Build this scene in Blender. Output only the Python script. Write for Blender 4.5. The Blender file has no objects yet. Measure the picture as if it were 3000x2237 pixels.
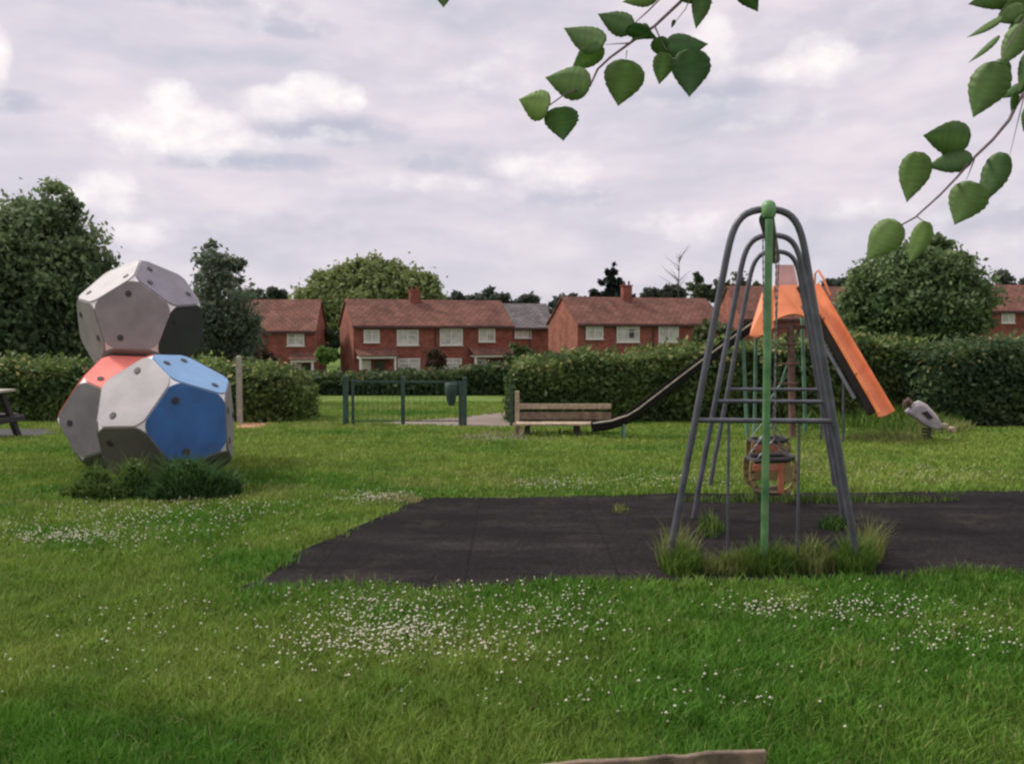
import bpy, bmesh, math, random
import numpy as np
from mathutils import Vector, Matrix
random.seed(7)
rng = np.random.default_rng(11)
R = math.radians
C = bpy.context.scene.collection
sc = bpy.context.scene

# ------------------------------------------------------------------ camera
F, CX, CY, EYE = 2573.0, 1500.0, 1118.5, 1.61
PITCH = math.atan(151.5 / F)
cam_d = bpy.data.cameras.new('camera')
cam_d.sensor_width = 36.0
cam_d.lens = F / 3000.0 * 36.0
cam_d.clip_start = 0.05
cam_d.clip_end = 2000
cam = bpy.data.objects.new('camera', cam_d)
C.objects.link(cam)
cam.location = (0, 0, EYE)
cam.rotation_euler = (math.pi / 2 - PITCH, 0, 0)
sc.camera = cam
sc.view_settings.view_transform = 'Standard'
sc.view_settings.look = 'None'
sc.view_settings.exposure = 0.2
sc.view_settings.gamma = 1.0
sc.cycles.pixel_filter_type = 'BLACKMAN_HARRIS'
sc.cycles.filter_width = 2.4
sc.cycles.max_bounces = 6
sc.cycles.transparent_max_bounces = 8

# ------------------------------------------------------------------ sun and sky
SUN_EL, SUN_AZ = R(48), R(-68)       # azimuth from +Y towards +X : the sun stands high on the left
sun_d = bpy.data.lights.new('sun', 'SUN')
sun_d.energy = 3.1
sun_d.angle = R(10)
sun_d.color = (1.0, 0.95, 0.88)
sun = bpy.data.objects.new('sun', sun_d)
C.objects.link(sun)
sv = Vector((math.sin(SUN_AZ) * math.cos(SUN_EL), math.cos(SUN_AZ) * math.cos(SUN_EL), math.sin(SUN_EL)))
sun.rotation_euler = sv.to_track_quat('Z', 'Y').to_euler()

world = bpy.data.worlds.new('World')
sc.world = world
world.use_nodes = True
NT = world.node_tree
NT.nodes.clear()


class NB:
    """tiny node-graph helper"""
    def __init__(s, nt):
        s.nt = nt

    def n(s, kind, **kw):
        o = s.nt.nodes.new(kind)
        for k, v in kw.items():
            setattr(o, k, v)
        return o

    def put(s, sock, v):
        if isinstance(v, bpy.types.NodeSocket):
            s.nt.links.new(v, sock)
        else:
            sock.default_value = v

    def m(s, op, a, b=0.0, c=0.0, clamp=False):
        o = s.n('ShaderNodeMath', operation=op, use_clamp=clamp)
        s.put(o.inputs[0], a)
        s.put(o.inputs[1], b)
        s.put(o.inputs[2], c)
        return o.outputs[0]

    def v(s, op, a, b=(0, 0, 0)):
        o = s.n('ShaderNodeVectorMath', operation=op)
        s.put(o.inputs[0], a)
        s.put(o.inputs[1], b)
        return o.outputs['Value'] if op in ('DOT_PRODUCT', 'LENGTH') else o.outputs[0]

    def noise(s, vec, scale, detail=4, rough=0.55):
        o = s.n('ShaderNodeTexNoise')
        s.put(o.inputs['Vector'], vec)
        o.inputs['Scale'].default_value = scale
        o.inputs['Detail'].default_value = detail
        o.inputs['Roughness'].default_value = rough
        return o

    def mix(s, f, a, b, blend='MIX'):
        o = s.n('ShaderNodeMix', data_type='RGBA', blend_type=blend)
        s.put(o.inputs[0], f)
        for i, x in ((6, a), (7, b)):
            s.put(o.inputs[i], x if isinstance(x, bpy.types.NodeSocket) else (*x[:3], 1))
        return o.outputs[2]

    def ramp(s, f, stops):
        o = s.n('ShaderNodeValToRGB')
        e = o.color_ramp.elements
        while len(e) < len(stops):
            e.new(0.5)
        for i, (p, c) in enumerate(stops):
            e[i].position = p
            e[i].color = (*c, 1)
        s.put(o.inputs[0], f)
        return o.outputs[0]


def srgb(r, g, b):
    f = lambda c: (c / 255 / 12.92) if c / 255 <= 0.04045 else ((c / 255 + 0.055) / 1.055) ** 2.4
    return (f(r), f(g), f(b))


w = NB(NT)
tc = w.n('ShaderNodeTexCoord')
sx = w.n('ShaderNodeSeparateXYZ')
NT.links.new(tc.outputs['Generated'], sx.inputs[0])
azm = w.m('ARCTAN2', sx.outputs[0], sx.outputs[1])
elv = w.m('ARCSINE', sx.outputs[2])
cb = w.n('ShaderNodeCombineXYZ')
NT.links.new(azm, cb.inputs[0])
NT.links.new(elv, cb.inputs[1])
AE = cb.outputs[0]
# low-frequency streaked overcast
nw0 = w.noise(AE, 5.0, 3, 0.5).outputs[1]
AS = w.v('ADD', AE, w.v('MULTIPLY', w.v('SUBTRACT', nw0, (0.5, 0.5, 0.5)), (0.16, 0.05, 0)))
stre = w.noise(w.v('MULTIPLY', AS, (2.6, 11.0, 1)), 1.5, 5, 0.5).outputs[0]
stre2 = w.noise(w.v('MULTIPLY', AS, (7.0, 30.0, 1)), 1.0, 4, 0.5).outputs[0]
stv = w.m('ADD', w.m('MULTIPLY', stre, 0.66), w.m('MULTIPLY', stre2, 0.34))
over = w.ramp(stv, [(0.34, srgb(192, 191, 203)), (0.46, srgb(207, 201, 212)), (0.57, srgb(221, 211, 219)), (0.72, srgb(235, 223, 227))])
hz = w.m('MULTIPLY', elv, -9.0)
hz = w.m('ADD', hz, 1.0, clamp=True)
over = w.mix(w.m('MULTIPLY', hz, 0.6), over, srgb(200, 199, 210))
# warped coordinates for the cloud bodies
nw = w.noise(AE, 9.0, 5, 0.6).outputs[1]
warp = w.v('MULTIPLY', w.v('SUBTRACT', nw, (0.5, 0.5, 0.5)), (0.04, 0.02, 0))
AW = w.v('ADD', AE, warp)
puff = w.m('SUBTRACT', w.noise(w.v('MULTIPLY', AE, (1, 1.35, 1)), 26.0, 5, 0.62).outputs[0], 0.5)


def blob(x, y, rx, ry, flat=1.0):
    a, e = math.atan((x - 1500) / F), math.atan((967 - y) / F)
    q = w.v('MULTIPLY', w.v('SUBTRACT', AW, (a, e, 0)), (F / rx, F / ry, 0))
    r2 = w.v('DOT_PRODUCT', q, q)
    if flat != 1.0:                   # crisp billowing top, long soft base
        sp_ = w.n('ShaderNodeSeparateXYZ')
        w.nt.links.new(q, sp_.inputs[0])
        yy = w.m('MULTIPLY', sp_.outputs[1], w.m('ADD', w.m('MULTIPLY', w.m('GREATER_THAN', sp_.outputs[1], 0.0), 1 - flat), flat))
        r2 = w.m('ADD', w.m('MULTIPLY', sp_.outputs[0], sp_.outputs[0]), w.m('MULTIPLY', yy, yy))
    return r2


def layer(blobs, soft, amp, flat=1.0):
    tot = None
    for x, y, rx, ry, s in blobs:
        t = w.m('SUBTRACT', 1.0, blob(x, y, rx, ry, flat))
        t = w.m('ADD', t, w.m('MULTIPLY', puff, amp))
        t = w.m('MULTIPLY', t, soft, clamp=True)
        t = w.m('MULTIPLY', t, s)
        tot = t if tot is None else w.m('MAXIMUM', tot, t)
    return w.m('SMOOTHSTEP', tot, 0.0, 1.0) if False else tot


dark = layer([(960, 398, 260, 52, .75), (720, 502, 300, 34, .8), (60, 392, 130, 36, .75), (640, 72, 330, 42, .55),
              (850, 118, 170, 34, .55), (2060, 300, 270, 46, .55), (2940, 690, 300, 80, .5), (1650, 575, 190, 50, .4),
              (2250, 400, 260, 40, .35), (820, 680, 300, 50, .35), (1250, 490, 120, 30, .5), (2600, 130, 420, 90, .2),
              (-500, 300, 300, 60, .5), (3600, 420, 400, 70, .5)], 1.1, 1.3)
glow = layer([(560, 420, 240, 70, .75), (880, 325, 210, 55, .7), (2330, 245, 190, 42, .62), (1560, 492, 170, 42, .6),
              (350, 600, 160, 62, .65), (1220, 545, 260, 32, .5), (120, 40, 270, 80, .6), (2060, 660, 330, 42, .45),
              (2520, 640, 190, 40, .5), (2080, 140, 90, 80, .5), (10, 270, 46, 70, .8), (420, 700, 120, 45, .5),
              (1480, 250, 420, 90, .25), (-500, 200, 260, 90, .7), (3500, 300, 300, 80, .6)], .95, 1.2)
white = layer([(515, 350, 88, 68, 1), (600, 398, 140, 58, .9), (425, 425, 120, 46, .85), (700, 440, 140, 30, .6), (945, 283, 120, 40, 1), (840, 320, 150, 38, .75), (1020, 288, 60, 30, .8),
               (2388, 214, 105, 52, .9), (2300, 246, 140, 30, .65), (2500, 258, 90, 22, .5), (1655, 490, 95, 50, .65), (1540, 500, 90, 34, .6), (330, 590, 100, 48, .6), (240, 605, 60, 30, .55), (5, 265, 40, 60, .8), (2090, 150, 60, 66, .6),
               (420, 705, 70, 30, .5), (2050, 680, 120, 26, .4)], 1.0, 1.9, .5)
fb = lambda off: w.noise(w.v('ADD', w.v('MULTIPLY', AW, (1, 1.6, 1)), off), 16.0, 5, 0.55).outputs[0]
lit = w.m('SUBTRACT', fb((0, 0, 0)), fb((-.012, .022, 0)))       # light falls on the upper left of each billow
lit_hi = w.m('MULTIPLY', lit, 3.6, clamp=True)
lit_lo = w.m('MULTIPLY', lit, -3.6, clamp=True)
body = w.m('MAXIMUM', w.m('MAXIMUM', glow, white), w.m('MULTIPLY', dark, 0.7))
body = w.m('ADD', w.m('MULTIPLY', body, 0.85), 0.12)
col = w.mix(w.m('MULTIPLY', dark, 0.9), over, srgb(176, 179, 195))
col = w.mix(w.m('MULTIPLY', glow, 0.9), col, srgb(240, 228, 231))
col = w.mix(w.m('MULTIPLY', white, 0.72), col, srgb(252, 245, 243))
col = w.mix(w.m('MULTIPLY', lit_hi, body), col, srgb(255, 252, 247))
col = w.mix(w.m('MULTIPLY', w.m('MULTIPLY', lit_lo, body), w.m('SUBTRACT', 1.0, w.m('MULTIPLY', white, .8))), col, srgb(176, 177, 192))
# an overcast sky is brighter towards the zenith (above the frame)
zen = w.m('MULTIPLY', w.m('SUBTRACT', elv, 0.40), 1.0)
zen = w.m('ADD', w.m('MULTIPLY', zen, 1.0, clamp=True), 1.0)
col = w.v('SCALE', col)
NT.links.new(zen, col.node.inputs['Scale'])
sky = w.n('ShaderNodeTexSky', sky_type='NISHITA')
sky.sun_disc = False
sky.sun_elevation = SUN_EL
sky.sun_rotation = SUN_AZ
bg_sky = w.n('ShaderNodeBackground')
bg_sky.inputs['Strength'].default_value = 0.10
NT.links.new(sky.outputs[0], bg_sky.inputs[0])
bg_cl = w.n('ShaderNodeBackground')
bg_cl.inputs['Strength'].default_value = 1.0
NT.links.new(col, bg_cl.inputs[0])
mixs = w.n('ShaderNodeMixShader')
mixs.inputs[0].default_value = 0.95
NT.links.new(bg_sky.outputs[0], mixs.inputs[1])
NT.links.new(bg_cl.outputs[0], mixs.inputs[2])
wo = w.n('ShaderNodeOutputWorld')
NT.links.new(mixs.outputs[0], wo.inputs[0])

# ------------------------------------------------------------------ helpers
cp, sp = math.cos(PITCH), math.sin(PITCH)


def at(u, v, Y):
    """point at depth Y metres that stands where the photo shows (u, v)"""
    a, b = (u - CX) / F, (CY - v) / F
    d = Vector((a, cp + b * sp, -sp + b * cp))
    return Vector((0, 0, EYE)) + d * (Y / d.y)


def zg(y):
    y = np.minimum(np.asarray(y, float), 118.0)
    t = np.maximum(0.0, y - 8.5)
    return -0.035 * t * t / (t + 3.0)


def gp(u, v):
    lo, hi = 1.0, 110.0
    for _ in range(50):
        m = (lo + hi) / 2
        if at(u, v, m).z > float(zg(m)):
            lo = m
        else:
            hi = m
    return at(u, v, lo)


def tag(o, label=None, cat=None, group=None, kind=None):
    for k, v in (('label', label), ('category', cat), ('group', group), ('kind', kind)):
        if v:
            o[k] = v
    return o


def empty(name, loc, label=None, cat=None, group=None, rz=0.0):
    o = bpy.data.objects.new(name, None)
    o.empty_display_size = 0.2
    C.objects.link(o)
    o.location = loc
    o.rotation_euler = (0, 0, rz)
    return tag(o, label, cat, group)


class MB:
    """collects shapes and links them as one mesh object"""
    def __init__(s):
        s.v, s.f, s.mi = [], [], []

    def add(s, vs, fs, mi=0):
        k = len(s.v)
        s.v += [tuple(p) for p in vs]
        s.f += [tuple(i + k for i in f) for f in fs]
        s.mi += [mi] * len(fs)

    def box(s, c, size, rot=None, mi=0):
        hx, hy, hz = size[0] / 2, size[1] / 2, size[2] / 2
        M = rot if rot is not None else Matrix.Identity(3)
        vs = [Vector(c) + M @ Vector((x * hx, y * hy, z * hz)) for z in (-1, 1) for y in (-1, 1) for x in (-1, 1)]
        s.add(vs, [(0, 2, 3, 1), (4, 5, 7, 6), (0, 1, 5, 4), (2, 6, 7, 3), (0, 4, 6, 2), (1, 3, 7, 5)], mi)

    def bar(s, a, b, wd, th, mi=0):
        a, b = Vector(a), Vector(b)
        d = b - a
        q = d.to_track_quat('X', 'Z').to_matrix()
        s.box((a + b) / 2, (d.length, wd, th), q, mi)

    def tube(s, path, r, n=10, mi=0, caps=True, closed=False):
        P = [Vector(p) for p in path]
        rs = r if isinstance(r, (list, tuple)) else [r] * len(P)
        L = len(P)
        up = None
        rings = []
        for i, p in enumerate(P):
            if closed:
                t = P[(i + 1) % L] - P[i - 1]
            else:
                t = P[min(i + 1, L - 1)] - P[max(i - 1, 0)]
            t.normalize()
            if up is None:
                up = Vector((0, 0, 1)) if abs(t.z) < 0.9 else Vector((0, 1, 0))
            e1 = (up - t * up.dot(t)).normalized()
            e2 = t.cross(e1)
            up = e1
            rings.append([p + (e1 * math.cos(2 * math.pi * k / n) + e2 * math.sin(2 * math.pi * k / n)) * rs[i] for k in range(n)])
        vs = [q for rg in rings for q in rg]
        fs = []
        for i in range(L if closed else L - 1):
            j = (i + 1) % L
            for k in range(n):
                k2 = (k + 1) % n
                fs.append((i * n + k, i * n + k2, j * n + k2, j * n + k))
        if caps and not closed:
            fs.append(tuple(range(n - 1, -1, -1)))
            fs.append(tuple((L - 1) * n + k for k in range(n)))
        s.add(vs, fs, mi)

    def plate(s, pts, thick, mi=0):
        """flat polygon extruded along its normal, centred"""
        P = [Vector(p) for p in pts]
        nrm = Vector((0, 0, 0))
        for i in range(len(P)):
            nrm += P[i].cross(P[(i + 1) % len(P)])
        nrm.normalize()
        n = len(P)
        vs = [p + nrm * thick / 2 for p in P] + [p - nrm * thick / 2 for p in P]
        fs = [tuple(range(n)), tuple(range(2 * n - 1, n - 1, -1))]
        fs += [(i, i + n, (i + 1) % n + n, (i + 1) % n) for i in range(n)]
        s.add(vs, fs, mi)

    def lathe(s, c, prof, n=14, mi=0):
        vs, fs = [], []
        for r, z in prof:
            for k in range(n):
                a = 2 * math.pi * k / n
                vs.append((c[0] + r * math.cos(a), c[1] + r * math.sin(a), c[2] + z))
        for i in range(len(prof) - 1):
            for k in range(n):
                k2 = (k + 1) % n
                fs.append((i * n + k, i * n + k2, (i + 1) * n + k2, (i + 1) * n + k))
        fs.append(tuple(range(n - 1, -1, -1)))
        fs.append(tuple((len(prof) - 1) * n + k for k in range(n)))
        s.add(vs, fs, mi)

    def sweep(s, path, side, prof, thick, mi=0):
        """channel: prof = [(across, up)...] swept along path, closed shell of given thickness"""
        P = [Vector(p) for p in path]
        side = Vector(side).normalized()
        inner, outer = [], []
        m = len(prof)
        for i, p in enumerate(P):
            t = (P[min(i + 1, len(P) - 1)] - P[max(i - 1, 0)]).normalized()
            up = side.cross(t).normalized()
            if up.z < 0:
                up = -up
            sd = (side - t * side.dot(t)).normalized()
            cen = sum((Vector((a, b)) for a, b in prof), Vector((0, 0))) / m
            for a, b in prof:
                inner.append(p + sd * a + up * b)
            for k, (a, b) in enumerate(prof):
                d0 = Vector(prof[min(k + 1, m - 1)]) - Vector(prof[max(k - 1, 0)])
                nn = Vector((d0.y, -d0.x)).normalized() * thick
                outer.append(p + sd * (a + nn.x) + up * (b + nn.y))
        L = len(P)
        vs = inner + outer
        o = L * m
        fs = []
        for i in range(L - 1):
            for k in range(m - 1):
                fs.append((i * m + k, i * m + k + 1, (i + 1) * m + k + 1, (i + 1) * m + k))
                fs.append((o + i * m + k, o + (i + 1) * m + k, o + (i + 1) * m + k + 1, o + i * m + k + 1))
            for k in (0, m - 1):
                fs.append((i * m + k, (i + 1) * m + k, o + (i + 1) * m + k, o + i * m + k))
        for i in (0, L - 1):
            for k in range(m - 1):
                fs.append((i * m + k, o + i * m + k, o + i * m + k + 1, i * m + k + 1))
        s.add(vs, fs, mi)

    def build(s, name, mats, parent=None, smooth=False, local=False, bevel=0.0):
        me = bpy.data.meshes.new(name)
        vs = s.v
        if parent is not None and not local:
            wl = Vector((0, 0, 0))
            p = parent
            while p is not None:
                wl += Vector(p.location)
                p = p.parent
            vs = [tuple(Vector(q) - wl) for q in vs]
        me.from_pydata(vs, [], s.f)
        for m in (mats if isinstance(mats, (list, tuple)) else [mats]):
            me.materials.append(m)
        me.polygons.foreach_set('material_index', s.mi)
        bm = bmesh.new()
        bm.from_mesh(me)
        bmesh.ops.recalc_face_normals(bm, faces=bm.faces)
        bm.to_mesh(me)
        bm.free()
        if smooth:
            me.polygons.foreach_set('use_smooth', [True] * len(me.polygons))
            try:
                me.set_sharp_from_angle(angle=R(40))
            except Exception:
                pass
        me.update()
        o = bpy.data.objects.new(name, me)
        C.objects.link(o)
        if parent is not None:
            o.parent = parent
        if bevel:
            b = o.modifiers.new('bevel', 'BEVEL')
            b.width = bevel
            b.segments = 2
            b.limit_method = 'ANGLE'
        return o


def tri_object(name, V, T, mat, col=None, parent=None, mats_idx=None):
    """fast mesh from arrays: V (n,3), T (m,3), one colour per vertex"""
    me = bpy.data.meshes.new(name)
    V = np.asarray(V, np.float32)
    T = np.asarray(T, np.int32)
    if parent is not None:
        V = V - np.array(parent.location, np.float32)
    me.vertices.add(len(V))
    me.vertices.foreach_set('co', V.ravel())
    me.loops.add(T.size)
    me.loops.foreach_set('vertex_index', T.ravel())
    me.polygons.add(len(T))
    me.polygons.foreach_set('loop_start', np.arange(0, T.size, 3, dtype=np.int32))
    me.polygons.foreach_set('loop_total', np.full(len(T), 3, np.int32))
    for m in (mat if isinstance(mat, (list, tuple)) else [mat]):
        me.materials.append(m)
    if mats_idx is not None:
        me.polygons.foreach_set('material_index', np.asarray(mats_idx, np.int32))
    me.update(calc_edges=True)
    if col is not None:
        a = me.color_attributes.new('Col', 'FLOAT_COLOR', 'POINT')
        c4 = np.ones((len(V), 4), np.float32)
        c4[:, :3] = col
        a.data.foreach_set('color', c4.ravel())
    o = bpy.data.objects.new(name, me)
    C.objects.link(o)
    if parent is not None:
        o.parent = parent
    return o


def vnoise(x, y, scale, seed):
    """smooth value noise in 0..1"""
    r = np.random.default_rng(seed)
    tab = r.random((64, 64))
    u, v = np.asarray(x) / scale + 500.3, np.asarray(y) / scale + 500.7
    i, j = np.floor(u).astype(int), np.floor(v).astype(int)
    fu, fv = u - i, v - j
    fu, fv = fu * fu * (3 - 2 * fu), fv * fv * (3 - 2 * fv)
    g = lambda a, b: tab[a % 64, b % 64]
    return (g(i, j) * (1 - fu) + g(i + 1, j) * fu) * (1 - fv) + (g(i, j + 1) * (1 - fu) + g(i + 1, j + 1) * fu) * fv


# ------------------------------------------------------------------ materials
def pmat(name, base, rough=0.6, var=0.25, scale=6.0, second=None, metal=0.0, bump=0.0, bscale=40.0, spec=0.5, coord='Object'):
    m = bpy.data.materials.new(name)
    m.use_nodes = True
    nt = m.node_tree
    b = nt.nodes['Principled BSDF']
    n = NB(nt)
    t = n.n('ShaderNodeTexCoord').outputs[coord]
    f = n.noise(t, scale, 6, 0.6).outputs[0]
    lo = tuple(c * (1 - var) for c in base)
    hi = second if second else tuple(min(1, c * (1 + var)) for c in base)
    nt.links.new(n.ramp(f, [(0.33, lo), (0.67, hi)]), b.inputs['Base Color'])
    b.inputs['Roughness'].default_value = rough
    b.inputs['Metallic'].default_value = metal
    b.inputs['Specular IOR Level'].default_value = spec
    if bump:
        bn = n.n('ShaderNodeBump')
        bn.inputs['Strength'].default_value = bump
        bn.inputs['Distance'].default_value = 0.02
        nt.links.new(n.noise(t, bscale, 5, 0.6).outputs[0], bn.inputs['Height'])
        nt.links.new(bn.outputs[0], b.inputs['Normal'])
    return m


def leafmat(name, trans=0.35, rough=0.6, spec=0.25):
    """two-sided foliage: colour from the mesh, some light passes through"""
    m = bpy.data.materials.new(name)
    m.use_nodes = True
    nt = m.node_tree
    n = NB(nt)
    b = nt.nodes['Principled BSDF']
    out = nt.nodes['Material Output']
    at_ = n.n('ShaderNodeAttribute', attribute_name='Col')
    nt.links.new(at_.outputs[0], b.inputs['Base Color'])
    b.inputs['Roughness'].default_value = rough
    b.inputs['Specular IOR Level'].default_value = spec
    tr = n.n('ShaderNodeBsdfTranslucent')
    nt.links.new(at_.outputs[0], tr.inputs[0])
    mx = n.n('ShaderNodeMixShader')
    mx.inputs[0].default_value = trans
    nt.links.new(b.outputs[0], mx.inputs[1])
    nt.links.new(tr.outputs[0], mx.inputs[2])
    nt.links.new(mx.outputs[0], out.inputs[0])
    return m


M = {}
M['blade'] = leafmat('grass_blade', 0.3, 0.65, 0.2)
M['foliage'] = leafmat('tree_foliage', 0.34, 0.65, 0.25)
M['leaf'] = leafmat('close_leaf', 0.42, 0.5, 0.35)
M['bark'] = pmat('bark', (0.07, 0.055, 0.045), 0.9, 0.4, 14, bump=0.5)
M['twig'] = pmat('twig_bark', (0.13, 0.085, 0.085), 0.7, 0.3, 60)
M['steel'] = pmat('grey_painted_steel', (0.075, 0.077, 0.090), 0.42, 0.35, 7, bump=0.05)
M['green'] = pmat('green_painted_steel', (0.055, 0.20, 0.07), 0.45, 0.35, 6, second=(0.14, 0.29, 0.11))
M['dkgreen'] = pmat('dark_green_paint', (0.012, 0.032, 0.022), 0.45, 0.4, 6)
M['teal'] = pmat('gate_green_paint', (0.028, 0.062, 0.046), 0.6, 0.35, 5)
M['teal2'] = pmat('slide_green_paint', (0.10, 0.20, 0.13), 0.5, 0.45, 4)
M['chain'] = pmat('chain_steel', (0.16, 0.16, 0.17), 0.45, 0.3, 30, metal=0.5)
M['rubber'] = pmat('black_rubber', (0.018, 0.014, 0.014), 0.7, 0.3, 20)
M['seat_or'] = pmat('orange_seat_plastic', (0.40, 0.10, 0.045), 0.55, 0.3, 9, second=(0.42, 0.15, 0.08))
M['seat_ye'] = pmat('faded_yellow_seat_plastic', (0.22, 0.165, 0.065), 0.6, 0.25, 9)
M['orange'] = pmat('orange_plastic', (0.70, 0.19, 0.06), 0.5, 0.14, 4, second=(0.80, 0.26, 0.10))
M['orange_pale'] = pmat('glare_paled_orange_plastic', (0.62, 0.36, 0.33), 0.45, 0.15, 3)  # orange paled to pink to paint in glare from the white sky
M['dark_metal'] = pmat('dark_slide_steel', (0.012, 0.010, 0.009), 0.85, 0.3, 5, spec=0.2)
M['pale_edge'] = pmat('worn_pale_rail', (0.42, 0.37, 0.28), 0.55, 0.35, 9)
M['brown'] = pmat('brown_post_paint', (0.14, 0.075, 0.06), 0.65, 0.35, 8)
M['p_white'] = pmat('white_moulding', (0.76, 0.73, 0.71), 0.5, 0.06, 4)
M['p_pale'] = pmat('pale_and_lit_grey_panel', (0.315, 0.295, 0.29), 0.55, 0.13, 4, bump=.1)
M['p_grey'] = pmat('grey_panel', (0.205, 0.194, 0.192), 0.6, 0.17, 4, bump=.1)
M['p_lilac'] = pmat('lilac_grey_panel', (0.185, 0.172, 0.192), 0.55, 0.15, 4, bump=.1)
M['p_char'] = pmat('charcoal_panel', (0.030, 0.032, 0.040), 0.5, 0.2, 3)
M['p_brown'] = pmat('brown_grey_panel', (0.13, 0.115, 0.105), 0.55, 0.15, 3)
M['p_blue'] = pmat('blue_panel', (0.010, 0.090, 0.27), 0.5, 0.22, 4, spec=0.7)
M['p_blue_lit'] = pmat('sky_lit_blue_panel', (0.14, 0.28, 0.46), 0.45, 0.1, 3, spec=0.6)  # same blue as the panel below, with sky sheen painted into the colour
M['p_red'] = pmat('coral_panel', (0.76, 0.20, 0.155), 0.5, 0.12, 4)
M['hole'] = pmat('dark_bolt_cap', (0.03, 0.025, 0.03), 0.6, 0.3, 20)
M['brick'] = pmat('red_brick', (0.175, 0.047, 0.037), 0.85, 0.3, 1.2)
M['brick2'] = pmat('orange_brick', (0.21, 0.07, 0.048), 0.85, 0.3, 1.2)
M['roof'] = pmat('red_brown_tiles', (0.125, 0.055, 0.046), 0.85, 0.25, 0.9)
M['roof_grey'] = pmat('grey_tiles', (0.11, 0.10, 0.10), 0.85, 0.2, 0.9)
M['fascia'] = pmat('dark_gutter', (0.05, 0.022, 0.022), 0.7, 0.3, 2)
M['white'] = pmat('white_window_paint', (0.62, 0.58, 0.54), 0.5, 0.1, 2)
M['pane'] = pmat('curtained_glass', (0.42, 0.41, 0.37), 0.35, 0.35, 1.1, spec=0.6)
M['pane_dk'] = pmat('dark_glass', (0.03, 0.03, 0.032), 0.15, 0.4, 1.1, spec=0.6)
M['wood'] = pmat('weathered_wood', (0.36, 0.28, 0.19), 0.8, 0.35, 12, bump=0.3)
M['timber'] = pmat('old_timber', (0.17, 0.125, 0.085), 0.9, 0.5, 9, bump=0.6, bscale=30)
M['dkwood'] = pmat('dark_stained_wood', (0.035, 0.03, 0.03), 0.8, 0.4, 9)
M['concrete'] = pmat('pale_concrete', (0.32, 0.29, 0.235), 0.9, 0.25, 6, bump=0.2)
M['path'] = pmat('gravel_path', (0.17, 0.135, 0.105), 0.95, 0.3, 2.2, bump=0.2)
M['soil'] = pmat('bare_soil', (0.085, 0.07, 0.045), 0.95, 0.4, 2.5)
M['sand'] = pmat('sandy_soil', (0.33, 0.17, 0.09), 0.95, 0.3, 3)
M['asphalt'] = pmat('old_asphalt', (0.04, 0.038, 0.038), 0.95, 0.3, 3)
M['clover'] = pmat('clover_blossom', (0.52, 0.50, 0.38), 0.85, 0.25, 30)
M['lilac'] = pmat('pale_lilac_plastic', (0.34, 0.30, 0.33), 0.5, 0.25, 5)
M['cream'] = pmat('cream_plastic', (0.50, 0.47, 0.40), 0.5, 0.2, 5)

def courses(name, base, rough, var, nscale, axes, bw, rh, mort):
    m = bpy.data.materials.new(name)
    m.use_nodes = True
    n = NB(m.node_tree)
    t = n.n('ShaderNodeTexCoord').outputs['Object']
    sp_ = n.n('ShaderNodeSeparateXYZ')
    m.node_tree.links.new(t, sp_.inputs[0])
    cm = n.n('ShaderNodeCombineXYZ')
    m.node_tree.links.new(n.m('ADD', sp_.outputs[0], sp_.outputs[1]) if axes == 'wall' else sp_.outputs[0], cm.inputs[0])
    m.node_tree.links.new(n.m('MULTIPLY', sp_.outputs[2], 1.0 if axes == 'wall' else 1.9), cm.inputs[1])
    bk = n.n('ShaderNodeTexBrick')
    m.node_tree.links.new(cm.outputs[0], bk.inputs['Vector'])
    bk.inputs['Scale'].default_value = 1.0
    bk.inputs['Brick Width'].default_value = bw
    bk.inputs['Row Height'].default_value = rh
    bk.inputs['Mortar Size'].default_value = rh * .10
    bk.inputs['Color1'].default_value = (.78, .78, .80, 1)
    bk.inputs['Color2'].default_value = (1.2, 1.15, 1.12, 1)
    bk.inputs['Mortar'].default_value = (*mort, 1)
    f = n.noise(t, nscale, 6, 0.65).outputs[0]
    cl = n.ramp(f, [(0.34, tuple(c * (1 - var) for c in base)), (0.66, tuple(c * (1 + var) for c in base))])
    b = m.node_tree.nodes['Principled BSDF']
    m.node_tree.links.new(n.mix(1.0, cl, bk.outputs[0], 'MULTIPLY'), b.inputs['Base Color'])
    b.inputs['Roughness'].default_value = rough
    b.inputs['Specular IOR Level'].default_value = .2
    return m


M['brick'] = courses('red_brick', (0.195, 0.068, 0.052), 0.9, 0.32, 0.9, 'wall', .45, .15, (1.3, 1.3, 1.3))
M['brick2'] = courses('orange_brick', (0.235, 0.095, 0.065), 0.9, 0.3, 0.9, 'wall', .45, .15, (1.3, 1.3, 1.3))
M['roof'] = courses('red_brown_tiles', (0.155, 0.074, 0.055), 0.9, 0.28, 0.7, 'roof', .6, .42, (.5, .5, .5))
M['roof_grey'] = courses('grey_tiles', (0.14, 0.128, 0.125), 0.9, 0.28, 0.7, 'roof', .6, .42, (.5, .5, .5))

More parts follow.
